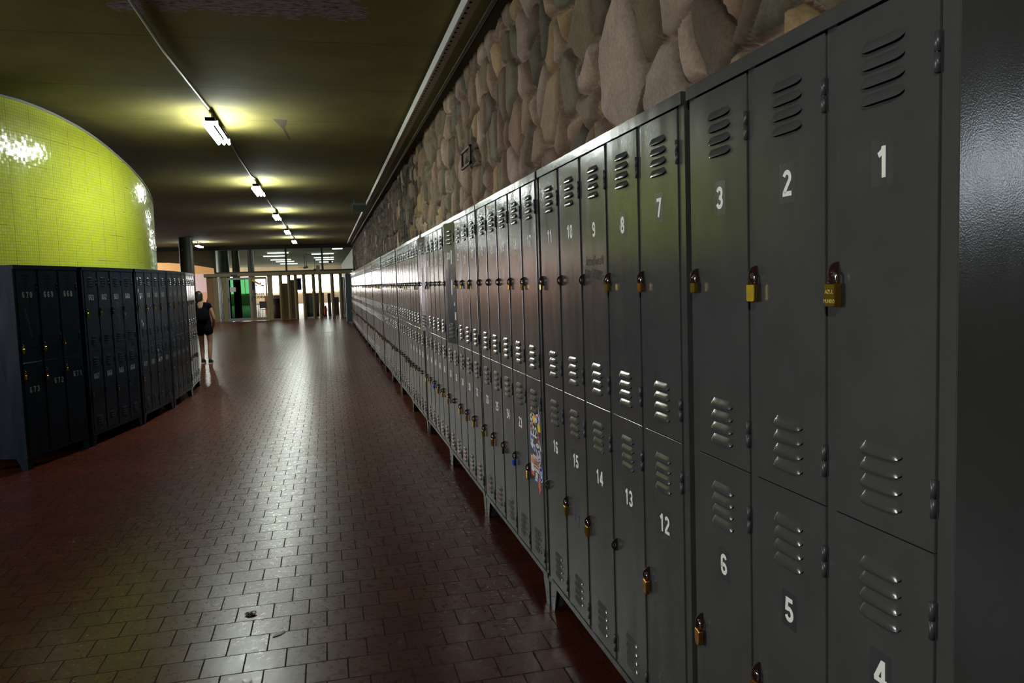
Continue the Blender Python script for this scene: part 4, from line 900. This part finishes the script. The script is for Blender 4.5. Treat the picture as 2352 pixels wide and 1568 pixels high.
# pillar with poster
b = MB(); b.box(-4.02, -3.72, 43.9, 44.3, 0, ZC); struct(b.build('wall_pillar', plain('white_pillar', (.62, .62, .70), .6)))
b = MB(); b.box(-4.0, -3.74, 43.88, 43.89, 1.56, 1.97); tag(b.build('poster', plain('blue_grey_poster', (.10, .17, .28), .5, var=.6, scale=8)), 'blue-grey poster on the white pillar behind the glass door', 'poster')
# red low counter
M['redbrick'] = plain('red_painted_wall', (.50, .11, .06), .5, scale=4)
b = MB(); b.box(-3.7, -2.3, 50, 50.4, 0, 1.15); tag(b.build('low_counter', M['redbrick']), 'low red counter seen through the clear glass door', 'counter')
def chair(x, y, rz, label):
    r = empty('hall_chair', (x, y, 0), rz); tag(r, label, 'chair', 'grey chairs behind the glass door')
    s = MB(); s.box(-.2, .2, -.2, .2, .43, .46); s.build('seat', M['alu'], r); s = MB(); s.box(-.2, .2, .18, .21, .52, .90); s.build('backrest', M['alu'], r)
    for a in (-.18, .18):
        for c_, top in ((-.18, .43), (.19, .52)): q = MB(); q.tube([(a, c_, 0), (a, c_, top)], .014, 6); q.build('leg', M['alu'], r)
chair(-3.42, 45.6, .4, 'grey metal chair, left of the two behind the glass door'); chair(-2.98, 46.4, -.5, 'grey metal chair, right of the two behind the glass door')
r = empty('hall_table', (-3.45, 47.6, 0)); tag(r, 'small grey table behind the chairs in the hall', 'table'); s = MB(); s.box(-.5, .5, -.35, .35, .72, .75); s.build('tabletop', M['alu'], r)
for a in (-.45, .45):
    for c_ in (-.3, .3): q = MB(); q.tube([(a, c_, 0), (a, c_, .72)], .018, 6); q.build('leg', M['alu'], r)
# dark kiosk and brown boards
r = empty('kiosk', (-2.55, 43.6, 0)); tag(r, 'rounded dark brown kiosk just behind the screen', 'kiosk'); b = MB(); b.lathe([(0, 0), (.30, 0), (.36, .5), (.36, 1.06), (0, 1.06)], (0, 0, 0), 24); b.build('drum', plain('dark_brown', (.045, .012, .01), .5), r)
b = MB(); b.box(-.22, .22, -.18, .18, 1.06, 1.24); b.build('display_case', plain('pale_case', (.5, .5, .5), .4), r)
for k, (x0, x1, zt) in enumerate(((-2.26, -1.93, 1.86), (-1.86, -1.60, 2.02))):
    b = MB(); b.box(x0, x1, 42.2, 42.26, 0, zt); tag(b.build('brown_board', plain('brown_board_paint', (.07, .04, .012), .6)), ['left', 'right'][k]+' one of two dark brown boards behind the screen fins', 'board', 'brown boards')
b = MB(); b.box(-1.60, -1.30, 44, 44.02, 1.47, 2.12); tag(b.build('banner', plain('navy_banner', (.01, .012, .09), .6)), 'dark blue banner hanging behind the screen fins', 'banner')
for k, (x0, x1) in enumerate(((-1.12, -.74), (-.66, -.42), (-.36, -.14))):
    r = empty('service_cabinet', ((x0+x1)/2, 44, 0)); tag(r, ['left', 'middle', 'right'][k]+' one of three grey-green service cabinets behind the fins', 'cabinet', 'grey-green service cabinets'); w = (x1-x0)/2
    b = MB(); b.box(-w, w, 0, .5, .72, 1.28); b.build('panel', plain('grey_green', (.16, .18, .15), .5), r)
    b = MB(); b.box(-w, w, .03, .5, .2, .72)
    for q in range(5): b.box(-w+2*w*q/5, -w+2*w*q/5+.02, 0, .03, .2, .72)
    b.build('grille', plain('grey_grille', (.10, .12, .11), .5), r)
    b = MB(); b.box(-w, w, .05, .5, 0, .2); b.build('plinth', M['frame_dark'], r)
r = empty('fire_extinguisher', (-.10, 43.0, 0)); tag(r, 'small red fire extinguisher on the floor behind the fins', 'extinguisher')
b = MB(); b.lathe([(0, 0), (.075, 0), (.08, .02), (.08, .40), (.05, .46), (.025, .48), (0, .48)], (0, 0, .08), 18); b.build('cylinder', plain('extinguisher_red', (.35, .015, .015), .35), r)
b = MB(); b.box(-.02, .06, -.02, .02, .56, .60); b.build('valve', M['blackpl'], r); b = MB(); b.tube([(.06, 0, .58), (.11, 0, .5), (.10, 0, .3)], .012, 6); b.build('hose', M['blackpl'], r)
b = MB(); b.box(-.09, .09, -.09, .09, 0, .08); b.build('stand', M['blackpl'], r)
b = MB(); b.box(.05, .22, 43.6, 43.9, 0, 1.25); tag(b.build('dark_stand', M['frame_dark']), 'narrow dark stand right of the fire extinguisher', 'stand')
b = MB(); b.box(.36, .66, 45, 45.4, 0, 1.0); tag(b.build('dark_desk', plain('dark_wood', (.05, .022, .018), .5)), 'dark wooden desk between the last fins', 'desk')
for k, (x0, x1) in enumerate(((.70, .94), (.955, 1.19))):
    r = empty('white_cabinet', ((x0+x1)/2, 43.8, 0)); tag(r, ['left', 'right'][k]+' one of two pale grey steel cabinets behind the screen at the right', 'cabinet', 'pale steel cabinets'); w = (x1-x0)/2
    b = MB(); b.box(-w, w, 0, .45, .08, 2.10); bevel(b.build('cabinet_body', plain('pale_grey_enamel', (.34, .36, .38), .35), r), .005)
    for (z0_, z1_) in ((.10, 1.05), (1.07, 2.08)):
        d_ = MB(); d_.box(-w+.01, w-.01, -.015, 0, z0_, z1_); dd = d_.build('door', plain('pale_door', (.36, .38, .40), .35), r); q = MB(); q.box(-w+.02, -w+.035, -.03, -.015, (z0_+z1_)/2-.05, (z0_+z1_)/2+.05); q.build('handle', M['chrome'], dd)
    for a in (-w+.02, w-.02):
        q = MB(); q.box(a-.015, a+.015, .02, .05, 0, .08); q.build('leg', M['frame_dark'], r)
# red board leaning at the screen's left end
b = MB(); b.prism([(0, 0), (.34, 0), (.30, 1.75), (.24, 1.75)], lambda u, v, w: (-6.28+u+.18*v, YF+.5+w, v), .05); tag(b.build('red_board', plain('red_paint', (.33, .03, .012), .5)), 'narrow red board leaning at the left end of the screen', 'board')
# floor plates
b = MB(); b.box(-.26, .50, 28.25, 28.33, 0, .006); tag(b.build('floor_strip', M['conduit']), 'thin metal strip let into the floor near the far lockers', 'floor strip')
b = MB(); b.box(-1.14, -.92, 16.12, 16.2, 0, .004); tag(b.build('floor_drain', plain('dark_drain', (.02, .015, .01), .5)), 'small dark slot drain in the middle of the floor', 'drain')
# litter
n_ = 14; b = MB(); a = .85
lf = [(.040*t, .016*math.sin(PI*(t+1)/2)*(1 if s_ > 0 else -1)) for s_ in (1, -1) for t in ([-1+2*i/n_ for i in range(n_+1)] if s_ > 0 else [1-2*i/n_ for i in range(1, n_)])]
b.prism([(u*math.cos(a)-v*math.sin(a), u*math.sin(a)+v*math.cos(a)) for u, v in lf], lambda u, v, w: (-.296+u, 3.690+v, .0012+w+.0015*abs(u)/.04), .0012); tag(b.build('leaf', plain('dark_green_leaf', (.012, .022, .016), .45)), 'single dark green leaf lying on the tiles', 'leaf')
bm = bmesh.new(); bmesh.ops.create_icosphere(bm, subdivisions=3, radius=1)
rr = random.Random(4)
for v in bm.verts:
    s_ = 1+.45*math.sin(7*v.co.x+5*v.co.z)*math.cos(9*v.co.y+2); v.co = Vector((v.co.x*.024*s_, v.co.y*.017*s_, .008+v.co.z*.007*s_))
me = bpy.data.meshes.new('foil_scrap'); bm.to_mesh(me); bm.free(); me.materials.append(plain('crumpled_foil', (.55, .6, .66), .2, 1)); tag(link('foil_scrap', me, None, (-.445, 3.96, 0)), 'crumpled silvery foil scrap on a tile joint', 'litter')
def floor_spot(x, y, a, b_, c, lab, name='gum_spot'):
    m_ = MB(); m_.prism(ell(0, 0, a, b_, 14, .4), lambda u, v, w: (x+u*(1+.15*math.sin(9*v/b_)), y+v, .0005+w), .0012); tag(m_.build(name, c), lab, 'litter')
M['gum'] = plain('old_gum', (.055, .055, .065), .6)

# ------------------------------------------------------------------ person walking away behind the navy lockers
M['skin'] = plain('skin', (.30, .16, .11), .55, var=.05); M['cloth'] = plain('black_cloth', (.004, .004, .007), 1.0, spec=.05, var=.2); M['hair'] = plain('black_hair', (.010, .007, .007), .5); M['shoe'] = plain('black_canvas', (.01, .01, .012), .7); M['sole'] = plain('white_rubber', (.6, .56, .52), .6)
def skin_obj(name, joints, edges, mat, parent, root=0, sub=2):
    me = bpy.data.meshes.new(name); me.from_pydata([j[:3] for j in joints], edges, []); me.materials.append(mat)
    o = link(name, me, parent); sk = o.modifiers.new('skin', 'SKIN'); sk.use_smooth_shade = True
    lay = me.skin_vertices[0] if me.skin_vertices else None
    if lay is None:
        bpy.context.view_layer.objects.active = o; bpy.ops.mesh.customdata_skin_add(); lay = me.skin_vertices[0]
    for i, j in enumerate(joints):
        r = j[3]; lay.data[i].radius = (r, j[4] if len(j) > 4 else r); lay.data[i].use_root = (i == root)
    s = o.modifiers.new('sub', 'SUBSURF'); s.levels = sub; s.render_levels = sub
    dg = bpy.context.evaluated_depsgraph_get(); em = bpy.data.meshes.new_from_object(o.evaluated_get(dg))
    o.modifiers.clear(); o.data = em; em.name = name
    em.polygons.foreach_set('use_smooth', [True]*len(em.polygons)); em.update()
    if not em.materials: em.materials.append(mat)
    return o
pr_ = empty('person', (-2.655, 18.2, 0)); tag(pr_, 'person in black top and shorts walking away behind the navy lockers', 'person')
# x right, y away from the camera, z up; leaning a little forward and left
J = [(0, 0, .86, .135, .10), (-.01, .015, 1.02, .115, .085), (-.02, .03, 1.20, .135, .09), (-.03, .05, 1.31, .10, .07), (-.055, .075, 1.37, .045, .045), (-.075, .10, 1.43, .065, .075), (-.085, .11, 1.505, .070, .082), (-.088, .105, 1.55, .05, .06),
     (.095, 0, .80, .088, .09), (.10, .03, .46, .056, .056), (.095, -.02, .30, .052, .055), (.09, -.05, .09, .034, .036), (.09, .04, .045, .036, .03), (.09, .11, .035, .032, .022),
     (-.085, 0, .80, .088, .09), (-.085, .12, .47, .056, .056), (-.085, .14, .30, .050, .052), (-.08, .10, .10, .034, .036), (-.08, .19, .05, .036, .03), (-.08, .25, .04, .03, .022),
     (.115, .045, 1.285, .058, .055), (.185, .02, 1.12, .043, .043), (.215, .0, 1.00, .038, .038), (.19, .09, .86, .030, .030), (.175, .14, .80, .024, .034),
     (-.175, .045, 1.285, .058, .055), (-.235, .06, 1.09, .042, .042), (-.245, .08, .98, .036, .036), (-.225, .17, .86, .028, .028), (-.21, .21, .80, .024, .034)]
E_ = [(0, 1), (1, 2), (2, 3), (3, 4), (4, 5), (5, 6), (6, 7), (0, 8), (8, 9), (9, 10), (10, 11), (11, 12), (12, 13), (0, 14), (14, 15), (15, 16), (16, 17), (17, 18), (18, 19), (3, 20), (20, 21), (21, 22), (22, 23), (23, 24), (3, 25), (25, 26), (26, 27), (27, 28), (28, 29)]
# fingers, five to a hand
for h, sgn in ((24, 1), (29, -1)):
    hx, hy, hz = J[h][:3]
    for q in range(4):
        b0 = len(J); oy = -.022+.015*q; ln = (.034, .040, .038, .030)[q]
        J += [(hx-.004*sgn, hy+oy, hz-.03, .0095), (hx-.008*sgn, hy+oy+.006, hz-.03-ln*.6, .0085), (hx-.020*sgn, hy+oy+.010, hz-.03-ln*1.15, .0075)]; E_ += [(h, b0), (b0, b0+1), (b0+1, b0+2)]
    b0 = len(J); J += [(hx-.016*sgn, hy+.030, hz-.002, .010), (hx-.026*sgn, hy+.044, hz-.026, .0085)]; E_ += [(h, b0), (b0, b0+1)]
skin_obj('body', J, E_, M['skin'], pr_)
T = [(0, 0, .80, .178, .135), (0, .0, .92, .172, .13), (-.01, .012, 1.06, .150, .11), (-.02, .03, 1.20, .160, .108), (-.03, .05, 1.30, .118, .085), (-.034, .062, 1.355, .062, .058), (.112, .046, 1.285, .074, .07), (.160, .03, 1.18, .062, .06), (-.172, .046, 1.285, .074, .07), (-.215, .055, 1.16, .062, .06)]
skin_obj('shirt', T, [(0, 1), (1, 2), (2, 3), (3, 4), (4, 5), (4, 6), (6, 7), (4, 8), (8, 9)], M['cloth'], pr_)
Sh = [(0, 0, .92, .158, .115), (.005, -.005, .82, .17, .13), (.09, .0, .74, .112, .115), (.095, .02, .62, .098, .100), (-.09, .0, .74, .110, .112), (-.088, .06, .62, .096, .098)]
skin_obj('shorts', Sh, [(0, 1), (1, 2), (2, 3), (1, 4), (4, 5)], M['cloth'], pr_)
bm = bmesh.new(); bmesh.ops.create_uvsphere(bm, u_segments=24, v_segments=16, radius=1)
for v in bm.verts:
    z_ = v.co.z; k_ = 1+.03*math.sin(9*v.co.x+4*z_); lo_ = max(0, -z_)
    v.co = Vector((-.086+v.co.x*.084*k_*(1+.12*lo_), .078+v.co.y*.085*k_-lo_*.03, 1.52+z_*(.092 if z_ > 0 else .20)))
for f_ in bm.faces: f_.smooth = True
me = bpy.data.meshes.new('hair'); bm.to_mesh(me); bm.free(); me.materials.append(M['hair']); link('hair', me, pr_)
for x, yo in ((.09, .0), (-.08, .15)):
    b = MB(); rows = []
    for t_, w_, h_ in ((-.085, .028, .075), (-.06, .038, .095), (0, .040, .085), (.07, .046, .062), (.13, .042, .045), (.165, .022, .030)):
        rows.append([(x-w_, yo+t_, .022), (x-w_*.9, yo+t_, .022+h_*.7), (x-w_*.4, yo+t_, .022+h_), (x+w_*.4, yo+t_, .022+h_), (x+w_*.9, yo+t_, .022+h_*.7), (x+w_, yo+t_, .022)])
    b.grid(rows, 0, True); b.face(rows[0]); b.face(rows[-1][::-1]); so = b.build('shoe', M['shoe'], pr_)
    b = MB(); ou = [(-.032, -.09), (.032, -.09), (.044, 0), (.05, .08), (.042, .14), (0, .175), (-.042, .14), (-.05, .08), (-.044, 0)]
    b.prism(ou, lambda u, v, w: (x+u, yo+v, w), .024); b.build('sole', M['sole'], so)
# small rucksack worn on the back
r_ = skin_obj('rucksack', [(-.01, -.155, 1.25, .12, .06), (.0, -.19, 1.10, .155, .085), (.01, -.205, .93, .165, .095)], [(0, 1), (1, 2)], M['cloth'], None)
r_.location = (-2.655, 18.2, 0); tag(r_, 'black rucksack on the back of the walking person', 'bag')
# two far figures in the hall are left out of focus and too small to read; none built

# ------------------------------------------------------------------ camera, world, view
W_ = bpy.data.worlds.new('world'); scn.world = W_; W_.use_nodes = True; W_.node_tree.nodes['Background'].inputs[0].default_value = (.6, .75, 1, 1); W_.node_tree.nodes['Background'].inputs[1].default_value = .02
yaw, pitch, roll = (math.radians(a) for a in (13.28688679771256, -4.484651972768951, -1.876483863882487))
cy, sy, cp, sp = math.cos(yaw), math.sin(yaw), math.cos(pitch), math.sin(pitch)
fw = Vector((sy*cp, cy*cp, sp)); rt = Vector((cy, -sy, 0)); up = rt.cross(fw); cr, sr = math.cos(roll), math.sin(roll)
R_, U_ = rt*cr+up*sr, -rt*sr+up*cr
cam = bpy.data.cameras.new('camera'); co_ = bpy.data.objects.new('camera', cam); col.objects.link(co_)
mw = Matrix((R_, U_, -fw)).transposed().to_4x4(); mw.translation = Vector((0, 0, 1.6139)); co_.matrix_world = mw
cam.sensor_width = 36; cam.lens = 36*.7588240542363389; cam.clip_start = .05; cam.clip_end = 200
scn.camera = co_
scn.view_settings.view_transform = 'Standard'; scn.view_settings.look = 'None'; scn.view_settings.exposure = 0; scn.view_settings.gamma = 1
scn.view_settings.use_curve_mapping = False
cy_ = scn.cycles; cy_.use_denoising = True; cy_.max_bounces = 8; cy_.diffuse_bounces = 4; cy_.glossy_bounces = 5; cy_.transmission_bounces = 6; cy_.transparent_max_bounces = 8; cy_.caustics_reflective = False; cy_.caustics_refractive = False; cy_.sample_clamp_indirect = 4; cy_.use_light_tree = True
